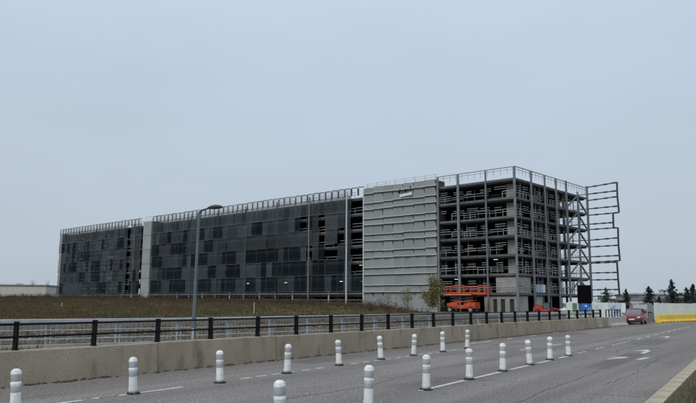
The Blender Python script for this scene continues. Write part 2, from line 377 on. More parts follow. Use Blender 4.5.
crack((10.6, 27.6), (16.5, 37.2), 30, .05, .03); crack((3.0, 13.3), (9.4, 23.6), 40, .02, .016); crack((13.2, 22.0), (2.2, 27.2), 40, .06, .016); crack((-1.2, 14.2), (5.4, 24.6)); crack((6.2, 17.0), (12.0, 26.4), amp=.07); crack((4.8, 15.6), (7.6, 13.9), 12, .08); crack((-3.8, 19.5), (3.5, 31.0), 30, .08); crack((2.2, 18.4), (5.2, 16.9), 12, .06)

# verge + kerb on the camera's side
ks = [(-30, 60)]
a, b = P(KERB0, KD, -30), P(KERB0, KD, 110)
vm_ = MB().add([(*(a+KN*.30), .10), (*(a+KN*26), .10), (*(b+KN*60), .10), (*(b+KN*.30), .10)], [(0, 1, 2, 3)])
mat('verge_turf', (0.085, 0.082, 0.040), 0.95, ns=1.5, c2=(0.055, 0.047, 0.028), fine=.35, fs=12)
verge = tag(vm_.build('verge', 'verge_turf'), kind='structure')
kerb = link('kerb', None, None, (KERB0.x, KERB0.y, 0), (0, 0, math.atan2(KD.y, KD.x))); tag(kerb, kind='structure')
km = MB().box((0, -.15, .03), (.99, .30, .20)).mesh('kerb_stone', 'kerb_concrete')
for i in range(-14, 40): link('kerb_stone', km, kerb, (i+.5, 0, random.uniform(-.004, .004)))

# ------------------------------------------------------------------ concrete barrier wall with black railing
barrier = thing('barrier_wall', 'long weathered beige concrete barrier wall along the far road edge', 'barrier wall', (BAR0.x, BAR0.y, 0), math.atan2(BD.y, BD.x))
SEG = 5.0
def barrier_mesh(L):
    prof = [(0.0, -.1), (.03, .40), (.06, .78), (.08, .80), (.40, .80), (.42, -.1)]
    return MB().loft([[(0.012, y, z) for y, z in prof], [(L-.012, y, z) for y, z in prof]])
bmesh_ = barrier_mesh(SEG).mesh('wall_section', 'concrete_wall')
for i in range(-3, 10): link('wall_section', bmesh_, barrier, (i*SEG-.6, random.uniform(-.012, .012), random.uniform(-.01, .01)))
link('wall_section', barrier_mesh(1.9).mesh('wall_section', 'concrete_wall'), barrier, (49.4, 0, 0))
tag(link('wall_section', barrier_mesh(1.3).mesh('wall_section', 'concrete_pale'), barrier, (48.1+.0, -.03, -.02)), 'short pale newer concrete piece of the barrier wall')
jb = thing('jersey_barrier', 'pale concrete jersey barrier standing alone past the end of the beige wall', 'barrier', tuple(P(BAR0, BD, 52.4, BN, .2)) + (0,), math.atan2(BD.y, BD.x)-.12)
prof = [(-.3, 0), (-.3, .12), (-.12, .3), (-.08, .78), (.08, .78), (.12, .3), (.3, .12), (.3, 0)]
MB().loft([[(0, y, z) for y, z in prof], [(3.6, y, z) for y, z in prof]]).build('body', 'concrete_pale', jb, bevel=.02)
MB().box((1, 0, .80), (.35, .10, .04)).box((2.9, 0, .80), (.35, .10, .04)).build('lifting_eye', 'steel', jb)

rail = thing('black_railing', 'black two-rail steel railing on top of the concrete barrier wall', 'railing', (BAR0.x, BAR0.y, 0), math.atan2(BD.y, BD.x))
pm = MB().box((0, .245, 1.125), (.055, .15, .66)).box((0, .245, .812), (.10, .18, .02)).mesh('post', 'black_paint')
PS = 2.06
p0 = 0.42
for i in range(-5, 25):
    link('post', pm, rail, (p0+i*PS, 0, 0), (0, random.uniform(-.03, .03), 0))
rmesh = MB().tube((0, .245, 0), (PS, .245, 0), .025, n=8).mesh('rail', 'black_paint')
for i in range(-5, 24):
    for z in (1.39, 1.10): link('rail', rmesh, rail, (p0+i*PS, 0, z))

# stub railings past the end of the wall
for k, (s0, n) in enumerate(((51.6, 2), (54.4, 2))):
    t = thing('railing_frame', ['short black railing frame before the blue poster hoarding', 'short black railing frame below the figure poster'][k], 'railing',
              tuple(P(BAR0, BD, s0, BN, .25)) + (0,), math.atan2(BD.y, BD.x))
    for i in range(n+1): link('post', MB().box((i*.95, 0, .72), (.07, .07, 1.44)).mesh('post', 'black_paint'), t)
    MB().beam((0, 0, 1.40), (n*.95, 0, 1.40), .06).build('rail', 'black_paint', t)

# ------------------------------------------------------------------ galvanised parapet railing further back
galv = thing('galvanised_parapet', 'pale grey galvanised parapet railing with a thick top beam behind the black railing', 'railing', (0, 0, 0))
gp = [Vector(p) for p in GALV]
def along(poly, step):
    out_ = []; carry = 0.0
    for p, q in zip(poly, poly[1:]):
        L = (q-p).length; s = carry
        while s < L: out_.append((p+(q-p)*s/L, (q-p).normalized())); s += step
        carry = s-L
    return out_
gpost = MB().box((-.09, 0, .42), (.05, .14, 1.36)).box((.09, 0, .42), (.05, .14, 1.36)).box((0, 0, .9), (.2, .06, .08)).mesh('post', 'galv')
for p, d in along(gp, 3.0): link('post', gpost, galv, (p.x, p.y, -.05), (R(random.uniform(-2, 2)), 0, math.atan2(d.y, d.x)))
for p, q in zip(gp, gp[1:]):
    n = (q-p).normalized(); n = Vector((n.y, -n.x))*.1
    MB().box(((p.x+q.x)/2+n.x, (p.y+q.y)/2+n.y, 1.06), ((q-p).length, .16, .17), math.atan2(q.y-p.y, q.x-p.x)).build('top_beam', 'galv', galv, bevel=.03)
    for z in (.66, .28):
        MB().tube((p.x+n.x, p.y+n.y, z), (q.x+n.x, q.y+n.y, z), .026).build('rail', 'galv', galv)
    fm = MB(); d = (q-p).normalized(); L = (q-p).length
    for k in range(int(L/.22)):
        c = p + d*(k*.22); fm.box((c.x, c.y, .42), (.012, .012, 1.1))
    tag(fm.build('infill_bar', 'dark_steel', galv), kind='stuff')
    m_ = n*1.6
    MB().box(((p.x+q.x)/2+m_.x, (p.y+q.y)/2+m_.y, -.12), ((q-p).length, .42, .34), math.atan2(q.y-p.y, q.x-p.x)).build('coping', 'concrete_pale', galv)

# ------------------------------------------------------------------ street lamp
lamp = thing('street_lamp', 'tall blue-grey street lamp with a dark flat lamp head behind the railings', 'street lamp', (-6.96, 31.2, -.3), 0)
MB().tube((0, 0, 0), (.02, 0, 1.5), .125, .115, 12).build('base', 'pole_paint', lamp, smooth=False)
MB().tube((.02, 0, 1.5), (.07, 0, 6.30), .085, .058, 12).build('pole', 'pole_paint', lamp)
MB().box((.02, -.118, .8), (.11, .02, .5)).build('hatch', 'galv', lamp)
arm = MB().tube((.07, 0, 6.28), (.18, .0, 6.40), .05, .045, 8); arm.tube((.18, 0, 6.40), (.52, 0, 6.52), .045, .035, 8); arm.build('arm', 'dark_steel', lamp)
hd = []
for t, wd, h in ((0, .05, .04), (.12, .14, .10), (.32, .20, .14), (.52, .18, .12), (.66, .10, .07), (.70, .03, .03)):
    c = Vector((.46+t, 0, 6.52+t*.06)); hd.append([c+Vector((0, wd*math.cos(u), h*math.sin(u)*(1 if math.sin(u) > 0 else .5))) for u in [2*math.pi*i/12 for i in range(12)]])
MB().loft(hd).build('lamp_head', 'dark_steel', lamp, smooth=True)

# ------------------------------------------------------------------ delineator posts
def make_bollard():
    t = thing('delineator_post', 'x', 'delineator post', group='white delineator posts on the road')
    MB().lathe([(.15, 0), (.15, .02), (.12, .04), (.001, .045)], 16).build('base', 'rubber', t)
    prof = [(.096, .03), (.094, .10), (.088, .24), (.085, .45), (.084, .66), (.084, .735), (.078, .752), (.055, .760), (.05, .775), (.001, .78)]
    MB().lathe(prof, 18).build('body', 'plastic_white', t, smooth=True)
    for z0, z1 in ((.37, .475), (.565, .665)):
        MB().lathe([(.0855, z0), (.0865, z0+.004), (.0865, z1-.004), (.0855, z1)], 18).build('reflective_band', 'band_grey', t, smooth=True)
    MB().lathe([(.0845, .668), (.092, .675), (.092, .715), (.0845, .722)], 18).build('collar', 'plastic_white', t, smooth=True)
    MB().lathe([(.0855, .485), (.091, .49), (.091, .545), (.0855, .55)], 18).build('collar', 'plastic_white', t, smooth=True)
    for i in range(4): MB().tube((.135*math.cos(i*1.57+.4), .135*math.sin(i*1.57+.4), .015), (.135*math.cos(i*1.57+.4), .135*math.sin(i*1.57+.4), .035), .012, n=6).build('bolt', 'galv', t)
    return t
ordn = ['first', 'second', 'third', 'fourth', 'fifth', 'sixth', 'seventh', 'eighth', 'ninth']
BL = [(-5.75, 12.2), (-4.53, 14.84), (-3.07, 16.88), (-1.65, 19.16), (-.25, 21.61), (1.16, 23.92), (2.45, 25.7), (3.81, 27.66), (5.15, 29.82)]
BR = [(-.98, 10.4), (.39, 12.9), (1.78, 15.76), (3.14, 17.92), (4.47, 20.02), (5.81, 22.13), (7.02, 24.08), (8.26, 25.93)]
proto = None
for row, (pts, what) in enumerate(((BL, 'row nearer the concrete wall'), (BR, 'row nearer the camera'))):
    for i, (x, y) in enumerate(pts):
        if proto is None: proto = make_bollard(); o = proto
        else: o = copy_tree(proto)
        o.location = (x, y, .0); o.rotation_euler = (R(random.uniform(-3, 3)), R(random.uniform(-3.5, 3.5)), random.uniform(0, 6))
        s = random.uniform(.97, 1.03); o.scale = (s, s, s)
        nm = ordn[i]
        if row == 1 and i == 5: o.rotation_euler = (R(-1), R(-4), .4)
        o['label'] = '%s white banded delineator post from the left, %s' % (nm, what)

# ------------------------------------------------------------------ the car park building
H0, SH = 0.5, 3.025
LV = [H0+SH*k for k in range(8)]                       # level 7 is the roof
RZ = math.atan2(-.669, .743)
DEPTH = 28.0
bld = thing('car_park_building', 'long six storey car park under construction with dark mesh screens and an open steel corner', 'building',
            (CORNER.x, CORNER.y, 0), RZ)
wing = thing('car_park_wing', 'far left car park wing clad in dark mesh panels beyond the pale stair tower', 'building', (CORNER.x, CORNER.y, 0), RZ)
def slabs(par, a0, a1, depth, y0=0.35):
    for k in range(1, 8):
        MB().box((-(a0+a1)/2, (depth+y0)/2, LV[k]-.10), (a1-a0, depth-y0, .20)).build('floor_slab', 'slab_concrete', par)
        b = MB()
        n = int((a1-a0)/5.1)
        b.box((-(a0+a1)/2, y0+.12, LV[k]-.38), (a1-a0-.02, .2, .36)).box((-(a0+a1)/2, depth-.3, LV[k]-.38), (a1-a0-.02, .2, .36))
        for i in range(n+1):
            b.box((-(a0+.12)-i*(a1-a0-.24)/n, (depth+y0)/2, LV[k]-.36), (.16, depth-y0-.9, .30))
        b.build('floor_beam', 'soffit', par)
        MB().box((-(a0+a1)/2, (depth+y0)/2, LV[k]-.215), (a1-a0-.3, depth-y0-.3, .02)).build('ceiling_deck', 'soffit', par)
slabs(bld, 0.35, 103, DEPTH-.35); slabs(wing, 107.6, 154.4, DEPTH-.35)
# interior columns
cm = MB().box((0, 0, (LV[7]-.2+H0-.5)/2), (.32, .32, LV[7]-.2-H0+.5)).mesh('column', 'dark_steel')
for i in range(0, 21):
    for y in (9.3, 18.6): link('column', cm, bld, (-(.55+i*5.1), y, 0))
for i in range(0, 10):
    for y in (9.3, 18.6): link('column', cm, wing, (-(108+i*5.1), y, 0))
# rear screen (the far long side is already clad) and ramp core
mat('rear_mesh', (0.05, 0.055, 0.06), .7, ns=.4, amt=.3)
for a0, a1, par in ((6.2, 103, bld), (107.6, 154.4, wing)):
    n = int((a1-a0)/10); wd = (a1-a0)/n
    rm_ = MB().box((0, 0, 0), (wd-.03, .06, 22.0)).mesh('rear_panel', 'rear_mesh')
    for i in range(n): link('rear_panel', rm_, par, (-(a0+wd*(i+.5)), DEPTH-.1, 11.3))
for a0, a1, par in ((20, 30, bld), (60, 72, bld), (118, 128, wing)):
    MB().box((-(a0+a1)/2, 15.5, 10.9), (a1-a0, .3, 20.4)).build('core_wall', 'shear_concrete', par)
MB().box((-154.7, DEPTH/2, 12.0), (.08, DEPTH-.8, 20.6)).build('end_screen', 'rear_mesh', wing)
MB().box((-107.5, DEPTH/2, 11.5), (.08, DEPTH-.1, 21.6)).build('end_screen', 'rear_mesh', wing)
MB().box((-103.1, DEPTH/2, 11.5), (.08, DEPTH-.1, 21.6)).build('end_screen', 'rear_mesh', bld)

# facade posts of long side
def fpost(par, a, z0=.1, z1=23.3, wd=.24, m='steel', y=-.15, name='facade_post'):
    return MB().box((-a, y, (z0+z1)/2), (wd, .22, z1-z0)).build(name, m, par)
for a, wd in ((0.0, .36), (5.2, .22), (10.5, .42), (14.6, .32)): fpost(bld, a, .2, 23.4, wd)
for a in (31.1, 35.4, 45.6, 55.8, 66.0, 76.2, 86.4, 96.6): fpost(bld, a, .2, 22.9, .26, 'post_white' if a < 36 else 'steel', y=-.50 if a < 46 else -.05)
for a in (40.5, 50.7, 60.9, 71.1, 81.3, 91.5): fpost(bld, a, .2, 4.2, .2, 'post_white', y=0.1)
for a in (112.2, 122.4, 132.6, 142.8): fpost(wing, a, .2, 22.6, .26 if a > 113 else .55, 'post_white' if a < 113 else 'steel', y=-.05)
for a in (117.3, 127.5, 137.7, 147.9): fpost(wing, a, .2, 4.2, .26, 'post_white', y=.1)
# bottom edge beams of the mesh screens
for par, a0, a1 in ((bld, 31.2, 103), (wing, 108, 154.4)):
    MB().box((-(a0+a1)/2, -.12, 3.55), (a1-a0, .12, .26)).build('edge_beam', 'steel', par)
    MB().box((-(a0+a1)/2, -.1, 2.35), (a1-a0, .06, .07)).box((-(a0+a1)/2, -.1, 1.75), (a1-a0, .06, .07)).build('ground_rail', 'rail_galv', par)
# guard rails behind the mesh, one part per level
for par, a0, a1 in ((bld, 31.5, 102.6), (wing, 108.2, 154)):
    for k in range(1, 8):
        g = MB(); x = a0
        while x < a1-1:
            L = random.choice((1.6, 2.4, 2.4, 3.2)); 
            if random.random() < .78:
                z = LV[k]+random.uniform(-.06, .06)
                for dz in (.55, 1.08): g.box((-(x+min(L, a1-x)/2), .38, z+dz), (min(L, a1-x)-.2, .05, .085))
                g.box((-x-.1, .38, z+.55), (.06, .06, 1.1))
            x += L
        tag(g.build('guard_rail', 'rail_galv', par), kind='stuff')

# lit work lamps under the ceilings
lm_ = bpy.data.materials.new('lamp_lit'); lm_.use_nodes = True; MATS['lamp_lit'] = lm_
lm_.node_tree.nodes['Principled BSDF'].inputs['Emission Color'].default_value = (1, 1, .97, 1); lm_.node_tree.nodes['Principled BSDF'].inputs['Emission Strength'].default_value = .9
lmm = MB().box((0, 0, 0), (.7, .12, .08)).mesh('work_lamp', 'lamp_lit')
for a_, k in ((33.0, 2), (32.6, 1), (36.6, 1), (52, 1), (64, 1), (4.3, 2), (11.8, 1)):
    link('work_lamp', lmm, bld, (-a_, -.62 if a_ > 35 else .9, LV[k]+SH-.75))
# --- mesh screen panels
def panel_mesh(name, m, j='joint_steel'):
    b = MB().box((0, 0, .5), (1, .03, 1)); b.box((0, -.03, .012), (1.0, .06, .02), mi=1)
    b.box((-.49, -.005, .5), (.02, .05, 1), mi=1)
    return b.mesh(name, m, j)
PMD = {'l': panel_mesh('mesh_panel', 'mesh_light'), 'd': panel_mesh('mesh_panel', 'mesh_dark'), 'p': panel_mesh('mesh_panel', 'mesh_parapet'), 'r': panel_mesh('mesh_panel', 'mesh_light', 'steel')}
ROWZ = [23.5, 22.2, 19.07, 16.1, 13.1, 10.1, 7.07, 3.83]
MAIN = ['..llllllllllllllllllllllllllllllllllllllll',
        '..llllllllllllllllllllllllllllllllllllllll',
        '..llll.ll.lllllllddllllllddlllllllllldllll',
        '..l.ll.llllllllllllllllllllddllllddddllldd',
        '..ll..ll.llddlddddddlldddllldddllllllllddd',
        '..ldddddldddddllllllllddllddlllllldddddlll',
        'ddlddlddlddllldddlddlllddllldddllldddllddd']
WING = ['l'*27, 'l'*27]
rs = random.Random(5)
for r in range(5): WING.append(''.join('d' if rs.random() < .2 else 'l' for _ in range(27)))
WING = [('l'+'..'+rw[3:] if False else rw[:3]+'.'+rw[4:]) if i > 0 else rw for i, rw in enumerate(WING)]
WING[2] = WING[2][:5]+'dd'+WING[2][7:]; WING[4] = WING[4][:20]+'ddd'+WING[4][23:]; WING[6] = WING[6][:10]+'dd'+WING[6][12:]
rk = random.Random(3)
MAIN = [''.join('d' if ch == 'l' and i > 1 and rk.random() < .09 else ch for ch in rw) for i, rw in enumerate(MAIN)]
def screen(par, a0, wd, table):
    for r, row in enumerate(table):
        c = 0
        while c < len(row):
            ch = row[c]
            if ch == '.': c += 1; continue
            n = 1
            if r >= 2 and c % 2 == 0 and c+1 < len(row) and row[c+1] == ch and random.random() < .9: n = 2
            ztop, zbot = ROWZ[r], ROWZ[r+1]
            key = ch; rot = random.uniform(-2, 2); tilt = random.uniform(-.4, 2.6)
            if r == 0: key = 'p'; rot = 9 + random.uniform(-2, 2); ztop += random.uniform(-.12, .05)
            if r == 1: key = 'r'; rot = 9 + random.uniform(-2, 2)
            W_ = wd*n*(.985 if r > 1 else .93 if r else .8)
            off = -.30 - (.10 if (r+c//2) % 2 else 0) - random.uniform(0, .05)
            o = link('mesh_panel', PMD[key], par, (-(a0+wd*(c+n/2)), off, zbot+.03), (R(-tilt), 0, R(rot)), (W_, 1, ztop-zbot-.05))
            if r == 0:   # dark top cap rail of every parapet panel
                pass
            c += n
screen(bld, 31.0, 72/42, MAIN); screen(wing, 108.2, 46.4/27, WING)
capm = MB().box((0, 0, 0), (1.25, .14, .13)).mesh('cap', 'dark_steel')
pstm = MB().box((0, 0, .75), (.38, .10, 1.40)).mesh('parapet_post', 'dark_steel')
for par, a0, wd, n in ((bld, 31.0, 72/42, 42), (wing, 108.2, 46.4/27, 27)):
    for c in range(n):
        a_ = a0+wd*(c+.5); z = 23.52+random.uniform(-.05, .05)
        link('cap', capm, par, (-a_, -.34, z), (0, 0, R(9)))
        link('parapet_post', pstm, par, (-(a_+.80), -.3, 21.95+random.uniform(-.06, .06)))
# broken rows of pale strips behind the mesh of the far wing
for k, (zz, n0, n1) in enumerate(((20.1, 124, 146), (17.2, 128, 147), (14.1, 122, 148), (11.2, 119, 143), (8.1, 118, 144), (5.3, 121, 141))):
    g = MB(); x = n0
    while x < n1:
        L = random.uniform(.5, 2.4)
        if random.random() < .6: g.box((-x-L/2, .55, zz+random.uniform(-.15, .15)), (L, .06, random.choice((.16, .22, .5))))
        x += L+random.uniform(.2, .9)
    tag(g.build('pale_strip', 'poster_white', wing), kind='stuff')

# --- pale metal-clad block on the long side
A0, A1 = 14.75, 31.0
blk = link('clad_block', None, bld, (0, 0, 0)); tag(blk, 'pale grey metal clad block of stepped panels')
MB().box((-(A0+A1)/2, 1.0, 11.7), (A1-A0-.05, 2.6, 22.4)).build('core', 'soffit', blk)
LED = [23.05, 21.95, 20.2, 18.97, 17.2, 16.0, 14.22, 13.05, 11.22, 9.98, 8.1, 6.9, 4.95, 3.73, .4]
NC = 7; CW = (A1-A0)/NC
pb = MB()
pb.add([(-.5, 0, 1), (.5, 0, 1), (.5, -.01, 0), (-.5, -.01, 0), (-.5, .10, 1), (.5, .10, 1), (.5, .10, 0), (-.5, .10, 0)],
       [(0, 3, 2, 1), (4, 5, 6, 7), (0, 1, 5, 4), (3, 7, 6, 2), (0, 4, 7, 3), (1, 2, 6, 5)])
pbm = pb.mesh('cladding_panel', 'cladding')
lipm = MB().box((0, 0, 0), (1, .14, .075)).mesh('lip', 'cladding_lip')
shm = MB().box((0, 0, 0), (1, .34, .14)).mesh('ledge_shadow', 'dark_steel')  # dark strip that puts the shadow under each ledge into colour
for r in range(14):
    for c in range(NC):
        a_ = A0+CW*(c+.5); h = LED[r]-LED[r+1]
        tilt = 3.2 if h < 1.5 else 2.4
        sag = random.uniform(-.08, .08) if r < 9 else random.uniform(-.02, .02)
        rt = (8.0 if r < 9 else 3.0)+random.uniform(-1, 1)
        o = link('cladding_panel', pbm, blk, (-a_, -.46, LED[r+1]+.06+sag), (R(-tilt), R(random.uniform(-.5, .5)), R(rt)), (CW*.972, 1, h+.02))
        if r < 13:
            link('ledge_shadow', shm, blk, (-a_, -.44, LED[r+1]-.02+sag), (0, R(random.uniform(-.5, .5)-.3), R(rt)), (CW*.93, 1, 1))
        link('lip', lipm, blk, (-a_, -.56, LED[r+1]+.075+sag), (0, 0, R(rt)), (CW*.985, 1, 1))
# small white sheet with dark lettering near its top
sg = link('name_sheet', None, blk, (-21.0, -.80, 20.9)); tag(sg, 'small white sheet with dark marks high on the pale block')
sheet = MB().box((0, 0, 0), (2.7, .03, .5), M=Matrix.Rotation(R(-4), 3, 'Y')).build('sheet', 'poster_white', sg)
mk = MB()
for x, z, w_, h_ in ((-1.45, .62, .42, .5), (-1.28, .98, .2, .3), (-.75, .48, .2, .22), (-.1, .62, .34, .5), (.25, .72, .25, .28), (.62, .66, .28, .16), (1.15, .70, .55, .16), (1.0, 1.25, .3, .25)):
    mk.box((x, -.02, z), (w_, .04, h_), M=Matrix.Rotation(R(random.uniform(-25, 25)), 3, 'Y'))
mk.build('lettering', 'black_paint', sg)
# block top rail
rpm = MB().box((0, 0, 0), (.05, .05, 1.1)).mesh('rail_post', 'rail_galv')
for i in range(8): link('rail_post', rpm, bld, (-(A0+.3+i*2.2), -.1, 23.5))
for z in (23.9, 23.5): MB().box((-(A0+A1)/2, -.16, z), (A1-A0, .04, .05)).build('guard_rail', 'rail_galv', bld)

# --- pale stair tower
tower = thing('stair_tower', 'narrow pale grey panelled stair tower between the two dark mesh wings', 'tower', (CORNER.x, CORNER.y, 0), RZ)
for k in range(6):
    z0 = .3+k*3.7; MB().box((-105.3, .7, z0+1.83), (3.7, 2.4, 3.62)).build('wall_panel', 'tower_panel', tower)
MB().box((-105.3, .8, 11.2), (3.5, 2.1, 22.0)).build('core', 'slab_concrete', tower)
t_ = MB()
for i in range(4): t_.box((-103.7-i*1.05, -.2, 23.1), (.06, .06, 1.3))
t_.box((-105.3, -.2, 23.7), (3.3, .05, .06)); tag(t_.build('guard_rail', 'rail_galv', tower), kind='stuff')

# --- open steel corner: guard rails on long side (a 0..14.6) and on the short side
def rail_seg(L, n=3, post=True, thick=.07):
    b = MB()
    for dz in ((.35, .72, 1.1)[-n:]): b.box((L/2, 0, dz), (L-.12, .05, thick))
    if post:
        b.box((.06, 0, .55), (.06, .06, 1.1)).box((L/2, 0, .55), (.05, .05, 1.1))
    return b.mesh('guard_rail', 'rail_galv')
RS = [rail_seg(2.4, 2), rail_seg(2.4, 3), rail_seg(2.4, 2, False)]
for k in range(1, 7):
    for j in range(6):
        if random.random() < .06: continue
        link('guard_rail', random.choice(RS), bld, (-(14.6-j*2.42), .30, LV[k]+random.uniform(-.10, .16)), (0, R(random.uniform(-1.6, 1.6)), 0), (1, 1, random.uniform(.8, 1.1)))
        if random.random() < .45:
            link('guard_rail', RS[2], bld, (-(14.6-j*2.42-random.uniform(0, 1)), random.uniform(3, 7), LV[k]+random.uniform(.1, .5)))
    for j in range(11):
        if random.random() < .06: continue
        link('guard_rail', random.choice(RS), bld, (-.30, .6+j*2.42, LV[k]+random.uniform(-.10, .12)), (0, R(random.uniform(-1.5, 1.5)), R(90)), (1, 1, random.uniform(.8, 1.1)))
propm = MB().box((0, 0, 1.2), (.09, .09, 2.4)).mesh('prop', 'rail_galv')
dpropm = MB().box((0, 0, 1.2), (.13, .13, 2.4)).mesh('prop', 'steel')
for k in range(1, 7):
    for j in range(5): link('prop', random.choice((propm, dpropm)), bld, (-random.uniform(.8, 14.2), random.uniform(1.2, 6), LV[k]))
    for j in range(9): link('prop', random.choice((propm, dpropm, dpropm)), bld, (-random.uniform(.7, 3.5), random.uniform(4, 27), LV[k]))
    for j in range(7):
        link('guard_rail', random.choice(RS), bld, (-random.uniform(2.0, 4.5), random.uniform(2.5, 24), LV[k]+random.uniform(0, .5)), (0, 0, R(90)))
    for j in range(11):
        link('guard_rail', RS[2], bld, (-.36, .6+j*2.42, LV[k]+random.uniform(.55, .9)), (0, R(random.uniform(-2, 2)), R(90)), (random.uniform(.5, .9), 1, .9))
    for j in range(5):
        link('guard_rail', RS[2], bld, (-(14.4-j*2.6), .42, LV[k]+random.uniform(.5, .9)), (0, R(random.uniform(-2, 2)), 0), (random.uniform(.4, .9), 1, .9))
for j in range(6): link('guard_rail', RS[0], bld, (-(14.6-j*2.42), -.1, 22.25), None, (1, 1, 1.02))
for j in range(12): link('guard_rail', RS[0], bld, (0.05, .1+j*2.32, 22.25), (0, 0, R(90)), (.96, 1, 1.02))
MB().beam((0, -.15, 23.4), (-14.6, -.15, 23.4), .06).build('top_cable', 'steel', bld)
MB().beam((.05, -.1, 23.45), (.05, 27.5, 23.5), .06).build('top_cable', 'steel', bld)
# roof kerb and edge fascia
for k in range(1, 8):
    MB().box((-7.5, .24, LV[k]-.18), (14.2, .14, .36)).build('edge_fascia', 'fascia', bld)
    MB().box((-.24, DEPTH/2, LV[k]-.18), (.14, DEPTH-.5, .36)).build('edge_fascia', 'fascia', bld)
# short-side posts
for y, wd, z1 in ((5.3, .30, 23.4), (10.2, .28, 23.4), (14.5, .26, 23.4), (18.6, .42, 23.6), (23.4, .3, 22.2), (27.6, .38, 23.8)):
    MB().box((.10, y, (z1+.2)/2), (.24, wd, z1-.2)).build('facade_post', 'steel', bld)
for y in (2.7, 7.8, 12.4, 16.6):
    MB().box((-.55, y, (LV[7]+.2)/2), (.14, .14, LV[7]-.2)).build('inner_post', 'steel', bld)
# braces on the last two bays of the short side
for k in range(1, 7):
    MB().beam((-.1, 18.8, LV[k]+.1), (-.1, 23.3, LV[k+1]-.4), .22).build('brace', 'steel', bld)
    MB().beam((-.1, 27.4, LV[k]+.1), (-.1, 23.5, LV[k+1]-.4), .22).build('brace', 'steel', bld)
# concrete shear wall pieces inside the corner
for k in range(1, 7):
    z0, z1 = LV[k]+.0, LV[k+1]-.62
    if k >= 2: MB().box((-1.95, 2.2, (z0+z1)/2), (1.5, .4, z1-z0)).build('shear_wall', 'shear_concrete', bld)
MB().box((-2.2, .62, (LV[1]+LV[2]-.5)/2+.0), (3.8, .3, LV[2]-LV[1]-.55)).build('shear_wall', 'shear_concrete', bld)
MB().box((-.62, 3.0, (LV[1]+LV[2]-.5)/2), (.3, 4.4, LV[2]-LV[1]-.55)).build('shear_wall', 'shear_concrete', bld)
# ground floor concrete wall with narrow openings
gw = MB()
opens = [(1.0, 1.8), (2.6, 3.4), (4.0, 4.75)]
prev = .3
for o0, o1 in opens+[(6.3, 6.4)]:
    gw.box((-(prev+o0)/2, .62, (LV[1]-.5+.3)/2), (o0-prev, .3, LV[1]-.8)); prev = o1
gw.box((-3.3, .63, LV[1]-.75), (6.0, .26, .5)); gw.build('ground_wall', 'shear_concrete', bld)
dd = link('door', None, bld); 
for o0, o1 in opens: MB().box((-(o0+o1)/2, .75, 1.5), (o1-o0, .05, 2.4)).build('door_leaf', 'truck_dark', dd)
MB().box((-.62, 2.2, (LV[1]-.2)/2), (.3, 3.6, LV[1]-.8)).build('ground_wall', 'shear_concrete', bld)
MB().box((-.62, 8.3, (LV[1]-.2)/2), (.3, 2.8, LV[1]-.8)).build('ground_wall', 'shear_concrete', bld)
# pale blue sheet stack on first floor
mat('blue_sheet', (.33, .45, .56), .5, ns=1, amt=.2)
for i in range(4): MB().box((-.12, 6.0+i*1.0, LV[1]+.75), (.05, .8, 1.3)).build('temporary_panel', 'blue_sheet' if i < 3 else 'poster_white', bld)
# cladding support lattice standing off the rear corner
latt = link('cladding_lattice', None, bld, (0, 28.0, 0)); tag(latt, 'open dark steel lattice sticking out past the rear corner')
def lat(zl, zr, x1):
    b = MB().beam((0, 0, zl), (x1, 0, zr), .18, .17)
    for t in (.28, .62, .9): b.beam((x1*t-.35, 0, zl+(zr-zl)*t), (x1*t+.35, 0, zl+(zr-zl)*t), .26, .26)
    b.build('rail', 'dark_steel', latt)
for zl, zr, x1 in ((23.6, 23.95, 5.7), (22.3, 22.4, 5.65), (21.1, 21.3, 5.65), (19.5, 19.56, 5.7), (18.3, 18.35, 5.8), (16.6, 16.6, 4.65), (15.6, 15.6, 5.4),
                   (13.6, 13.75, 5.4), (12.35, 12.4, 5.4), (10.5, 10.53, 5.4), (9.5, 9.6, 5.5), (9.3, 9.35, 4.95), (7.5, 7.5, 4.95), (6.22, 6.22, 5.0), (4.4, 4.43, 5.05), (3.2, 3.36, 5.1)): lat(zl, zr, x1)
for x0, z0, x1, z1 in ((5.7, 24, 5.65, 21.3), (5.65, 21.3, 5.8, 18.35), (4.7, 18.35, 4.65, 15.7), (5.45, 15.6, 5.38, 12.4), (5.38, 12.4, 5.5, 9.6), (4.95, 9.4, 5.0, 6.2), (5.0, 6.2, 5.1, 3.3)):
    MB().beam((x0, 0, z0), (x1, 0, z1), .26).build('stile', 'dark_steel', latt)
MB().beam((0, 0, .3), (0, 0, 23.8), .3).build('stile', 'dark_steel', latt)
for zl in (22.3, 19.5, 16.6, 13.6, 10.5, 7.5, 4.4): MB().beam((0, -.1, zl), (-6.0, -.1, zl), .14).build('rail', 'dark_steel', latt)

# ------------------------------------------------------------------ wheels helper
def wheel(par, c, r, wd, axis_y=True, name='wheel'):
    wz = link(name, None, par, c)
    ax = Vector((0, 1, 0)) if axis_y else Vector((1, 0, 0))
    MB().tube(-ax*wd/2, ax*wd/2, r, n=18).build('tyre', 'rubber', wz, bevel=r*.08)
    MB().tube(-ax*(wd/2+.01), ax*(wd/2+.01), r*.58, n=14).build('rim', 'chrome', wz)
    return wz
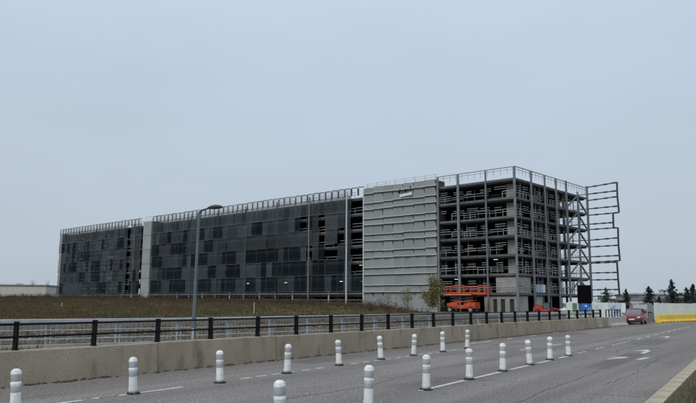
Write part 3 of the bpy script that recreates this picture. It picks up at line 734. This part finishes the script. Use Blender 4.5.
# orange scissor lift
lf = thing('scissor_lift', 'large orange scissor lift with a railed platform parked before the open corner', 'scissor lift',
           tuple(CORNER+EA*7.9-EB*3.2)+(.35,), RZ)
MB().box((0, 0, .95), (5.0, 1.7, .55)).box((-1.3, -.88, 1.25), (1.5, .12, .6)).box((1.2, -.88, 1.2), (1.2, .12, .6)).box((2.1, 0, 1.3), (.9, 1.6, .7)).box((-2.2, -.2, 1.25), (.7, 1.3, .5)).build('chassis', 'orange', lf, bevel=.04)
for x in (-1.9, 1.9):
    for y in (-.95, .95): wheel(lf, (x, y, .5), .5, .34)
for k in range(3):
    z = 1.55+k*.42
    for y in (-.55, .55):
        sc = MB().beam((-2.1, y, z), (2.1, y, z+.4), .09, .14).beam((-2.1, y+.1, z+.4), (2.1, y+.1, z), .09, .14); sc.build('scissor_arm', 'truck_dark' if k else 'orange', lf)
pf = link('platform', None, lf)
MB().box((-.55, 0, 2.85), (5.0, 1.75, .2)).build('deck', 'orange_deck', pf)
MB().box((3.1, 0, 2.95), (2.7, 1.6, .16)).build('extension_deck', 'orange', pf)
for x in (-3.0, -1.75, -.5, .75, 1.95):
    for y in (-.85, .85): MB().box((x, y, 3.5), (.07, .07, 1.2)).build('rail_post', 'orange', pf)
for x in (2.4, 3.4, 4.4):
    for y in (-.78, .78): MB().box((x, y, 3.5), (.07, .07, 1.15)).build('rail_post', 'orange', pf)
for z in (3.2, 3.62, 4.08):
    for y in (-.85, .85): MB().beam((-3.05, y, z), (1.98, y, z), .08, .10).build('guard_rail', 'orange', pf)
    for y in (-.78, .78): MB().beam((2.0, y, z-.05), (4.45, y, z-.05), .08, .10).build('guard_rail', 'orange', pf)
    MB().beam((-3.05, -.85, z), (-3.05, .85, z), .08).beam((4.45, -.78, z), (4.45, .78, z), .08).build('guard_rail', 'orange', pf)
MB().box((1.6, -.95, 3.75), (.35, .15, .3)).build('control_box', 'truck_dark', pf)
# red telehandler
TH_S = .82
th = thing('telehandler', 'bright red telehandler seen behind the railing at the building corner', 'telehandler', (27.9, 97.0, .1), R(-20))
MB().loft([[(x, -.85, .6), (x, -.9, .8), (x, -.82, zt), (x, .82, zt), (x, .9, .8), (x, .85, .6)] for x, zt in ((-2.0, 1.3), (-1.85, 1.62), (-.5, 1.7), (-.35, 1.25), (1.0, 1.15), (1.5, 1.0))]).build('body', 'red', th, bevel=.04)
MB().box((.25, -.42, 1.75), (1.0, .8, 1.0)).build('cab_glass', 'glass', th)
for x in (-.28, .78):
    for y in (-.84, -.0): MB().box((x, y, 1.75), (.08, .08, 1.1)).build('cab_post', 'truck_dark', th)
MB().box((.25, -.42, 2.31), (1.2, .98, .08)).build('cab_roof', 'truck_dark', th)
MB().beam((-1.8, .45, 1.95), (2.3, .45, 1.15), .26, .28).build('boom', 'red', th)
MB().box((2.4, .45, .85), (.12, 1.2, .7)).build('carriage', 'truck_dark', th)
for x in (-1.2, 1.15):
    for y in (-.92, .92): wheel(th, (x, y, .58), .58, .4)

th.scale = (TH_S, TH_S, TH_S)
# vehicles by lofted sections (x forward, y left)
def car_body(par, L, secs, m, name='body'):
    # secs: (x, half width, z low, z shoulder, z top, half width top)
    rings = []
    for x, hw, zl, zs, zt, ht in secs:
        rings.append([(x, -hw*.92, zl), (x, -hw, zl+.15), (x, -hw, zs-.06), (x, -hw*.965, zs), (x, -ht, zt-.03), (x, -ht*.85, zt), (x, ht*.85, zt), (x, ht, zt-.03), (x, hw*.965, zs), (x, hw, zs-.06), (x, hw, zl+.15), (x, hw*.92, zl)])
    return MB().loft(rings).build(name, m, par, smooth=True)
car = thing('car', 'dark red hatchback car driving towards the camera at the road end', 'car', (27.75, 66.6, 0), math.atan2(-.86, -.50))
car_body(car, 4, [(2.02, .62, .30, .58, .62, .50), (1.95, .78, .22, .66, .72, .62), (1.6, .86, .20, .80, .86, .70), (1.0, .88, .20, .92, .99, .72), (.2, .885, .20, .95, 1.02, .72),
                  (-1.2, .885, .20, .97, 1.04, .72), (-1.75, .86, .22, .96, 1.02, .70), (-1.98, .78, .30, .90, .95, .64), (-2.03, .66, .36, .7, .75, .55)], 'car_red')
gh = [(1.05, .70, .97), (.62, .655, 1.22), (.12, .60, 1.43), (-.5, .585, 1.475), (-1.2, .575, 1.43), (-1.65, .60, 1.22), (-1.85, .66, 1.0)]
MB().loft([[(x, -.72, .93), (x, -h_, z), (x, h_, z), (x, .72, .93)] for x, h_, z in gh]).build('cabin_glass', 'glass', car, smooth=False)
MB().loft([[(x, -h_, z), (x, -h_*.9, z+.045), (x, h_*.9, z+.045), (x, h_, z)] for x, h_, z in ((.18, .595, 1.41), (-.5, .585, 1.47), (-1.25, .575, 1.43))]).build('roof', 'car_red', car)
for s in (-1, 1):
    b = MB().beam((1.02, .72*s, .97), (.14, .60*s, 1.42), .07); b.beam((-.45, .60*s, 1.46), (-.5, .74*s, .97), .07); b.beam((-1.2, .585*s, 1.42), (-1.85, .70*s, 1.0), .12); b.build('pillar', 'car_red', car)
    MB().box((.85, .93*s, 1.0), (.16, .2, .13)).build('mirror', 'car_red', car, bevel=.03)
    MB().box((1.84, .60*s, .66), (.30, .34, .13), rz=-.32*s).build('headlight', 'lamp_glass', car, bevel=.03)
    MB().box((1.97, .62*s, .36), (.10, .22, .10), rz=-.2*s).build('fog_lamp', 'truck_dark', car)
    for x in (1.28, -1.25): wheel(car, (x, .78*s, .31), .31, .2)
MB().box((2.0, 0, .64), (.06, .80, .07)).box((1.99, 0, .40), (.10, 1.0, .16)).build('grille', 'truck_dark', car)
MB().box((2.055, 0, .47), (.02, .50, .11)).build('number_plate', 'poster_white', car)

def van(name, label, loc, rz, m, load=None):
    v = thing(name, label, 'van', loc, rz)
    car_body(v, 5, [(2.6, .75, .4, .8, .95, .65), (2.4, .92, .3, 1.0, 1.15, .8), (1.8, .97, .28, 1.25, 1.35, .85)], m, 'bonnet')
    MB().loft([[(x, -.98, .35), (x, -.98, 1.3), (x, -h_, z), (x, h_, z), (x, .98, 1.3), (x, .98, .35)] for x, h_, z in ((1.8, .9, 1.35), (1.1, .85, 2.05), (.7, .84, 2.15), (-2.5, .84, 2.15), (-2.6, .8, 2.0))]).build('body', m, v)
    MB().add([(1.79+.02, -.78, 1.42), (1.79+.02, .78, 1.42), (1.16, .72, 2.02), (1.16, -.72, 2.02)], [(0, 1, 2, 3)]).build('windscreen', 'glass', v)
    for s in (-1, 1):
        MB().add([(1.55, .985*s, 1.35), (.75, .985*s, 1.35), (.75, .90*s, 1.95), (1.2, .90*s, 1.95)], [(0, 1, 2, 3)]).build('side_window', 'glass', v)
        MB().box((2.45, .68*s, .95), (.2, .3, .18)).build('headlight', 'lamp_glass', v)
        for x in (1.75, -1.6): wheel(v, (x, .85*s, .34), .34, .22)
    MB().box((2.58, 0, .6), (.08, 1.3, .25)).build('grille', 'truck_dark', v)
    return v
van('white_van', 'white van parked behind the railing left of the poster hoarding', (32.2, 95.8, .02), R(197), 'van_white')
# tan loaded flatbed behind the car
fb = thing('flatbed_truck', 'flatbed truck with a tan load behind the red car', 'truck', (40.6, 98.0, 0), R(10))
MB().box((-.6, 0, .95), (4.2, 2.1, .18)).build('bed', 'truck_dark', fb)
ld = MB(); 
for i in range(3): ld.box((-2.0+i*1.4, 0, 1.4), (1.36, 2.0, .72))
ld.build('load', 'tan_load', fb, bevel=.05)
MB().loft([[(x, -1, .5), (x, -.95, z), (x, .95, z), (x, 1, .5)] for x, z in ((1.6, 2.0), (2.4, 2.0), (2.9, 1.3), (3.0, .9))]).build('cab', 'far_grey', fb)
MB().add([(2.45, -.8, 1.95), (2.45, .8, 1.95), (2.92, .85, 1.32), (2.92, -.85, 1.32)], [(0, 1, 2, 3)]).build('windscreen', 'glass', fb)
for x in (-1.6, 2.0):
    for y in (-.9, .9): wheel(fb, (x, y, .42), .42, .28)
# dark machine end over the hoarding
mc = thing('black_cabinet', 'dark box-shaped machine behind the right end of the poster hoarding', 'cabinet', (33.9, 84.3, 0), R(10))
MB().box((0, 0, 1.15), (1.0, .8, 2.1)).build('body', 'truck_dark', mc, bevel=.04); MB().box((0, 0, 2.23), (1.1, .9, .1)).build('lid', 'black_paint', mc)
MB().box((.2, -.41, 1.3), (.4, .02, .8)).build('door', 'black_paint', mc)

# ------------------------------------------------------------------ poster hoarding
h0, h1 = Vector((26.8, 84.3)), Vector((33.0, 81.6))
hd_ = (h1-h0).normalized(); hang = math.atan2(hd_.y, hd_.x); HL = (h1-h0).length
ho = thing('poster_hoarding', 'pale site hoarding with green, blue and white posters behind the barrier end', 'hoarding', (h0.x, h0.y, 0), hang)
n = 4; wd = HL/n
hm = MB().box((0, 0, 1.02), (wd-.02, .05, 1.98)).box((-wd/2+.03, -.04, 1.02), (.05, .05, 2.0), mi=0).mesh('panel', 'hoarding')
for i in range(n): link('panel', hm, ho, (wd*(i+.5), random.uniform(-.02, .02), random.uniform(-.02, .02)))
for i in range(n+1): MB().box((wd*i, .12, .95), (.08, .08, 1.9)).build('post', 'steel', ho)
def poster(name, x0, x1, z0, z1, m, y=-.085):
    return MB().box(((x0+x1)/2, y, (z0+z1)/2), (x1-x0, .02, z1-z0)).build(name, m, ho)
s = HL/56.0
p_ = poster('green_poster', 6.3*s, 10.4*s, .75, 1.95, 'poster_green')
pb_ = poster('blue_poster', 12*s, 24.5*s, .62, 1.98, 'poster_blue')
def disc(par, x, z, rx, rz_, m, y, name, seed=0, n=14):
    rr = random.Random(seed); pts = []
    for i in range(n):
        t = 2*math.pi*i/n; k = rr.uniform(.75, 1.15); pts.append((x+rx*k*math.cos(t), y, z+rz_*k*math.sin(t)))
    return MB().add(pts, [tuple(range(n))]).build(name, m, par)
disc(pb_, 19.2*s, 1.62, .16, .14, 'poster_white', -.098, 'white_mark', 1); MB().box((17.4*s, -.098, 1.68), (.14, .01, .05)).build('white_mark', 'poster_white', pb_)
disc(pb_, 22.6*s, 1.2, .16, .42, 'poster_sky', -.0985, 'pale_shape', 4)
pw_ = poster('white_poster', 25*s, 33*s, .75, 1.96, 'poster_white'); disc(pw_, 29*s, 1.45, .12, .28, 'poster_sky', -.098, 'pale_shape', 2); disc(pw_, 31*s, 1.15, .1, .12, 'poster_green', -.0985, 'green_shape', 8)
pg_ = poster('figure_poster', 40*s, 52*s, .55, 1.98, 'poster_sky'); disc(pg_, 44*s, 1.35, .26, .20, 'poster_figure', -.098, 'dark_shape', 3); disc(pg_, 47.5*s, .95, .36, .26, 'poster_figure', -.0985, 'dark_shape', 5); disc(pg_, 46*s, 1.62, .10, .13, 'poster_figure', -.099, 'dark_shape', 6)
# black board
sb = thing('sign_board', 'tall plain black board standing above the blue poster hoarding', 'sign board', (27.62, 80.0, 0), R(-18))
MB().box((0, 0, 2.98), (1.55, .16, 2.12)).build('board', 'black_board', sb)
for x in (-.5, .5): MB().box((x, .12, 1.5), (.09, .09, 3.0)).build('post', 'dark_steel', sb)
MB().box((0, .1, 2.98), (1.45, .06, .08)).build('crossbar', 'dark_steel', sb)

# right-hand plain hoarding with yellow barriers
q0, q1 = Vector((35.25, 77.8)), Vector((53.0, 90.0))
qd = (q1-q0).normalized(); QL = (q1-q0).length
h2 = thing('site_hoarding', 'plain pale grey-white site hoarding behind the yellow barriers', 'hoarding', (q0.x, q0.y, 0), math.atan2(qd.y, qd.x))
n = 9; wd = QL/n
hm2 = MB().box((0, 0, 1.0), (wd-.03, .06, 2.0)).box((wd/2-.04, -.045, 1.0), (.06, .04, 2.0)).mesh('panel', 'hoarding')
for i in range(n): link('panel', hm2, h2, (wd*(i+.5), random.uniform(-.02, .02), random.uniform(-.03, .03)))
for i in range(n+1): MB().box((wd*i, .14, .95), (.09, .09, 1.9)).build('post', 'steel', h2)
MB().box((-.55, -.02, 1.02), (1.0, .05, 2.05)).build('end_panel', 'hoarding', h2)
yo = None
yl0 = Vector((31.9, 70.8)); yl1 = Vector((45.0, 83.6)); yd = (yl1-yl0).normalized(); YL = (yl1-yl0).length
ynames = ['first from the car', 'second from the car', 'third from the car', 'fourth from the car', 'fifth from the car', 'sixth from the car', 'seventh from the car', 'eighth from the car', 'ninth from the car']
ymesh = None
for i in range(9):
    if yo is None:
        yo = thing('yellow_barrier', 'x', 'barrier', group='yellow plastic barriers in front of the hoarding')
        pr = [(-.28, 0), (-.28, .14), (-.15, .34), (-.11, .80), (.11, .80), (.15, .34), (.28, .14), (.28, 0)]
        MB().loft([[(-.98, y, z) for y, z in pr], [(.98, y, z) for y, z in pr]]).build('body', 'yellow', yo, bevel=.03)
        MB().box((-.45, -.27, .07), (.3, .05, .06)).box((.45, -.27, .07), (.3, .05, .06)).build('fork_slot', 'truck_dark', yo)
        MB().tube((.5, 0, .79), (.5, 0, .84), .09, n=10).build('filler_cap', 'yellow', yo)
        o = yo
    else: o = copy_tree(yo)
    c = yl0+yd*(1.0+i*2.0)
    o.location = (c.x, c.y, 0); o.rotation_euler = (0, 0, math.atan2(yd.y, yd.x)+random.uniform(-.06, .06))
    o['label'] = 'yellow plastic road barrier before the plain hoarding, '+ynames[i]
# metal gate between the hoardings
gt = thing('metal_gate', 'pale grey metal bar gate between the red car and the plain hoarding', 'gate', (34.3, 80.5, 0), R(5))
for x in (-.9, .75): MB().box((x, 0, .95), (.09, .09, 1.9)).build('post', 'galv', gt)
for z in (.35, .75, 1.15): MB().box((-.07, 0, z), (1.6, .06, .10)).build('bar', 'galv', gt)
MB().box((-.07, -.03, 1.55), (1.62, .05, .55)).build('sheet', 'far_white', gt)

# ------------------------------------------------------------------ far buildings
def far_box(name, label, c, size, rz, mwall, mroof, nwin=0, groups=None):
    b = thing(name, label, 'building', (c[0], c[1], c[2]), rz)
    MB().box((0, 0, size[2]/2), size).build('wall', mwall, b)
    MB().box((0, 0, size[2]+.25), (size[0]+.6, size[1]+.6, .5)).build('roof', mroof, b)
    wm = MB().box((0, 0, 0), (1.6, .12, 1.2)).mesh('window', 'glass')
    for i in range(nwin): link('window', wm, b, (-size[0]/2+(i+.5)*size[0]/nwin, -size[1]/2-.03, size[2]*.45))
    return b
far_box('warehouse', 'long low beige warehouse beyond the bank at the far left', (-150, 262, 2.3), (72, 20, 4.9), R(8), 'far_beige', 'far_dark_roof', 0)
wr = bpy.data.objects['warehouse']
wpm = MB().box((0, 0, 0), (1.96, .08, 4.6)).mesh('cladding_panel', 'far_beige')
for i in range(36): link('cladding_panel', wpm, wr, (-35+i*2.0, -10.03, 2.4))
MB().box((16, -2, 5.75), (16, 8, .7)).build('rooflight', 'poster_white', wr)
far_box('pale_blue_shed', 'small pale blue shed between the warehouse and the dark wing', (-141, 331, 2), (9, 10, 5.2), 0, 'far_white', 'far_white', 0)
gb = far_box('grey_depot', 'wide grey flat-roofed depot behind the conifers on the right', (109, 222, 0), (36, 25, 4.6), R(-6), 'far_grey', 'far_roof', 0)
gpm = MB().box((0, 0, 0), (2.3, .1, 3.0)).mesh('wall_panel', 'far_grey')
for i in range(14): link('wall_panel', gpm, gb, (-15.6+i*2.4, -12.54, 2.9))
sh = far_box('low_shed', 'low blue-grey shed under the leftmost conifers by the road end', (86, 205, 0), (12, 9, 2.9), R(-4), 'far_white', 'far_grey', 0)

# ------------------------------------------------------------------ vegetation
def leaf_cloud(b, pts, size, rnd, flat=.0):
    for p in pts:
        u = Vector((rnd.gauss(0, 1), rnd.gauss(0, 1), rnd.gauss(0, 1))).normalized()
        v = u.cross(Vector((rnd.gauss(0, 1), rnd.gauss(0, 1), rnd.gauss(0, 1)))).normalized()
        s_ = size*rnd.uniform(.5, 1.4); p = Vector(p)
        b.add([p-u*s_, p+v*s_*.45, p+u*s_, p-v*s_*.45], [(0, 1, 2, 3)])
def conifer(name, label, loc, h, rad, seed, group='conifers behind the hoardings', multi=1):
    rn = random.Random(seed); t = thing(name, label, 'tree', loc, rn.uniform(0, 6), group)
    MB().tube((0, 0, 0), (0, 0, h*.96), h*.028, h*.004, 8).build('trunk', 'bark', t)
    b = MB(); z = h*.12
    while z < h*.99:
        f = 1-(z-h*.12)/(h*.88); r0 = rad*(f**.8)*rn.uniform(.5, 1.25)+.05
        for k in range(rn.randint(5, 8)):
            an = rn.uniform(0, 6.28); L = r0*rn.uniform(.35, 1.3); d = Vector((math.cos(an), math.sin(an), rn.uniform(-.25, .2)))
            m = max(6, int(26*L/rad+5)); pts = []
            for i in range(m):
                q = rn.random()**.8; pts.append(Vector((0, 0, z))+d*L*q+Vector((rn.gauss(0, .10)*L, rn.gauss(0, .10)*L, rn.gauss(0, .05)*h*.35-.05*q*L)))
            leaf_cloud(b, pts, h*.030, rn)
        z += h*.035*rn.uniform(.7, 1.2)
    b.build('crown', 'leaf_conifer', t); return t
conifer('conifer_tree', 'narrow dark conifer behind the car, left of the grey depot', (65.0, 160, 0), 5.2, 1.9, 1)
conifer('conifer_tree', 'ragged conifer with bare trunk rising over the grey depot roof', (74.7, 170, 0), 6.3, 2.5, 2)
conifer('conifer_tree', 'largest pointed dark conifer above the right hoarding', (66.3, 140, 0), 6.7, 3.3, 3)
conifer('conifer_tree', 'bushy conifer attached to the right side of the largest one', (70.2, 142, 0), 5.2, 2.9, 4)
conifer('conifer_tree', 'dark conifer cut by the right edge of the picture', (75.6, 150, 0), 6.2, 2.6, 5)
conifer('conifer_tree', 'low squat conifer at the foot of the largest one on its left', (62.6, 138, 0), 3.4, 2.0, 6)
conifer('conifer_tree', 'spreading dark tree under the open steel lattice', (64.0, 170, 0), 5.7, 3.4, 7)
def broad(name, label, loc, h, rad, seed, leafm, nleaf, size, cat='tree', bare=False, base=.3):
    rn = random.Random(seed); t = thing(name, label, cat, loc, 0)
    tb = MB(); tips = []
    def grow(p, d, L, r, lev):
        q = p+d*L; tb.tube(p, q, r, r*.6, 6, cap=False); tips.append((q, L))
        if lev == 0: return
        for _ in range(3 if lev > 1 else 4):
            nd = (d+Vector((rn.gauss(0, .5), rn.gauss(0, .5), rn.gauss(.1, .3)))).normalized()
            grow(p+d*L*rn.uniform(.5, 1), nd, L*rn.uniform(.55, .8), r*.55, lev-1)
    grow(Vector((0, 0, 0)), Vector((rn.gauss(0, .05), rn.gauss(0, .05), 1)).normalized(), h*.36, h*.02, 4 if bare else 3)
    tb.build('trunk', 'twig' if bare else 'bark', t)
    if nleaf:
        b = MB(); pts = []
        cl = [Vector((rn.gauss(0, .42)*rad, rn.gauss(0, .42)*rad, h*rn.uniform(base, .95))) for _ in range(34)]
        for _ in range(nleaf):
            c = rn.choice(cl); k = rad*.24
            pts.append(c+Vector((rn.gauss(0, k), rn.gauss(0, k), rn.gauss(0, k))))
        leaf_cloud(b, pts, size, rn); b.build('crown', leafm, t)
    return t
broad('sapling', 'leafy green sapling before the right edge of the pale clad block', (11.2, 90.0, 1.2), 4.2, 1.35, 21, 'leaf_green', 3600, .12, base=.12)
broad('sapling', 'thin sparse sapling before the middle of the pale clad block', (8.0, 91.5, 1.3), 2.7, 1.2, 22, 'leaf_green', 600, .09)
broad('sapling', 'short sparse green shoots left of the thin sapling', (5.4, 92.5, 1.4), 1.7, .9, 24, 'leaf_green', 260, .08)
broad('bare_tree', 'bare leafless tree above the warehouse roof, left of a pair', (-136.6, 300, 4.5), 8.4, 2, 31, None, 0, 0, bare=True)
broad('bare_tree', 'bare leafless tree above the warehouse roof, right of a pair', (-132.2, 300, 4.5), 8.0, 2, 32, None, 0, 0, bare=True)
# wire fence on the bank crest at the left
wf = thing('wire_fence', 'thin dark post and wire fence along the top of the bank at the far left', 'fence', (0, 0, 0))
fp = []
for x in (-52.5, -50.3, -49.1, -46.6, -44.2, -41.5, -38.6):
    y = 104.0; z = ground_z(x*1.55, y*1.55); fp.append((x*1.55, y*1.55, z))
fpm = MB().box((0, 0, .7), (.14, .14, 1.5)).mesh('post', 'dark_steel')
for p in fp: link('post', fpm, wf, p)
for p, q in zip(fp, fp[1:]):
    MB().beam((p[0], p[1], p[2]+.8), (q[0], q[1], q[2]+.8), .03).beam((p[0], p[1], p[2]+1.3), (q[0], q[1], q[2]+1.3), .03).build('wire', 'dark_steel', wf)
# white marker stakes on the bank
for (x, y, hh, lb) in ((-11.4, 84.0, 1.3, 'thin white marker stake on the bank right of the street lamp'), (-46.5, 112, .8, 'short white marker stake on the bank at the far left')):
    z = ground_z(x, y); t = thing('marker_stake', lb, 'stake', (x, y, z))
    MB().tube((0, 0, 0), (0.02, 0, hh), .035, n=8).build('shaft', 'poster_white', t); MB().tube((0.02, 0, hh), (.02, 0, hh+.05), .05, n=8).build('cap', 'poster_white', t)

# grass on the bank, scrub along its crest, stones by the road
def bank_pt(rn, amin, amax, qmin, qmax):
    a_, q_ = rn.uniform(amin, amax), rn.uniform(qmin, qmax); v = CORNER+EA*a_-EB*q_
    return v.x, v.y, ground_z(v.x, v.y)
rn = random.Random(77)
def blades(count, amin, amax, qmin, qmax, h0_, h1_, wd_, cl=.35):
    b = MB(); k = 0
    while k < count:
        x, y, z = bank_pt(rn, amin, amax, qmin, qmax)
        if abs(x/y) > .62: continue
        for _ in range(rn.randint(5, 9)):
            px, py = x+rn.gauss(0, cl), y+rn.gauss(0, cl); an = rn.uniform(0, 3.14); h = rn.uniform(h0_, h1_); wx, wy = math.cos(an)*wd_, math.sin(an)*wd_
            lx, ly = rn.gauss(0, .3)*h, rn.gauss(0, .3)*h
            b.add([(px-wx, py-wy, z-.05), (px+wx, py+wy, z-.05), (px+lx, py+ly, z+h)], [(0, 1, 2)]); k += 1
    return b
tag(blades(85000, 8, 260, 12, 72, .12, .38, .045).build('dry_grass', 'grass_dry'), 'dry brown-olive grass covering the bank', 'grass', kind='stuff')
tag(blades(26000, 10, 230, 16, 66, .10, .30, .05, .8).build('green_grass', 'grass_green'), 'green grass patches growing among the dry grass', 'grass', kind='stuff')
sc = MB()
for _ in range(800):
    x, y, z = bank_pt(rn, 9, 150, 10.0, 22)
    rr0 = rn.uniform(.35, 1.0); hh = rn.uniform(.25, .95)*(1.35 if rn.random() < .12 else 1)
    pts = [Vector((x+rn.gauss(0, rr0*.6), y+rn.gauss(0, rr0*.6), z+abs(rn.gauss(0, .5))*hh)) for _ in range(75)]
    leaf_cloud(sc, pts, .085, rn)
    for _ in range(6): sc.beam((x, y, z), (x+rn.gauss(0, .5), y+rn.gauss(0, .5), z+hh*rn.uniform(.8, 1.6)), .018)
tag(sc.build('scrub', 'scrub'), 'reddish brown scrub along the top of the bank', 'scrub', kind='stuff')
wc = MB()
for _ in range(900):
    x, y, z = bank_pt(rn, 9, 240, 14, 74)
    if abs(x/y) > .6: continue
    hh = rn.uniform(.2, .75)*(1.3 if rn.random() < .15 else .8); rr0 = rn.uniform(.25, 1.1)
    pts = [Vector((x+rn.gauss(0, rr0*.6), y+rn.gauss(0, rr0*.4), z+abs(rn.gauss(0, .45))*hh)) for _ in range(34)]
    leaf_cloud(wc, pts, .075, rn)
    for _ in range(4): wc.beam((x+rn.gauss(0, .3), y+rn.gauss(0, .3), z), (x+rn.gauss(0, .5), y+rn.gauss(0, .5), z+hh*rn.uniform(.9, 1.5)), .02)
tag(wc.build('bank_weeds', 'weed'), 'dark dead weed clumps scattered over the bank', 'weeds', kind='stuff')
sm = MB()
for _ in range(2600):
    s0 = rn.uniform(-12, 58); o_ = rn.uniform(.6, 26); v = P(BAR0, BD, s0, BN, o_); z = ground_z(v.x, v.y); r_ = rn.uniform(.03, .11)
    vs_ = [Vector((v.x, v.y, z+r_*.3))+Vector(d_)*r_*rn.uniform(.6, 1.3) for d_ in ((1, 0, 0), (-1, 0, 0), (0, 1, 0), (0, -1, 0), (0, 0, .8), (0, 0, -.8))]
    sm.add(vs_, [(0, 2, 4), (2, 1, 4), (1, 3, 4), (3, 0, 4), (2, 0, 5), (1, 2, 5), (3, 1, 5), (0, 3, 5)])
tag(sm.build('rubble', 'stone'), 'loose pale stones on the earth between the railings', 'stones', kind='stuff')
gb2 = MB(); k = 0
while k < 9000:
    s0 = rn.uniform(-14, 60); o_ = rn.uniform(.5, 30); v = P(BAR0, BD, s0, BN, o_); z = ground_z(v.x, v.y)
    for _ in range(6):
        px, py = v.x+rn.gauss(0, .2), v.y+rn.gauss(0, .2); an = rn.uniform(0, 3.14); h = rn.uniform(.1, .4)
        gb2.add([(px-math.cos(an)*.02, py-math.sin(an)*.02, z), (px+math.cos(an)*.02, py+math.sin(an)*.02, z), (px+rn.gauss(0, .1), py+rn.gauss(0, .1), z+h)], [(0, 1, 2)]); k += 1
tag(gb2.build('weeds', 'grass_dry'), 'thin dry weeds between the barrier wall and the bank', 'weeds', kind='stuff')
vg = MB(); k = 0
while k < 34000:
    s0 = rn.uniform(-6, 16); o_ = rn.uniform(.35, 3.2); v = P(KERB0, KD, s0, KN, o_)
    if rn.random() > min(1, (o_-.3)/1.0): continue
    an = rn.uniform(0, 3.14); h = rn.uniform(.05, .16)
    vg.add([(v.x-math.cos(an)*.006, v.y-math.sin(an)*.006, .09), (v.x+math.cos(an)*.006, v.y+math.sin(an)*.006, .09), (v.x+rn.gauss(0, .04), v.y+rn.gauss(0, .04), .1+h)], [(0, 1, 2)]); k += 1
tag(vg.build('verge_grass', 'grass_green'), 'green grass of the verge beyond the kerb', 'grass', kind='stuff')
# debris at the foot of the barrier wall
db = MB()
for _ in range(700):
    s0 = rn.uniform(-10, 52); v = P(BAR0, BD, s0, BN, -rn.uniform(.02, .30)**1.3); r_ = rn.uniform(.015, .05)
    db.box((v.x, v.y, r_*.4), (r_*2, r_*1.6, r_), rn.uniform(0, 3))
tag(db.build('gutter_debris', 'bark'), 'dark leaf litter and grit along the foot of the barrier wall', 'debris', kind='stuff')
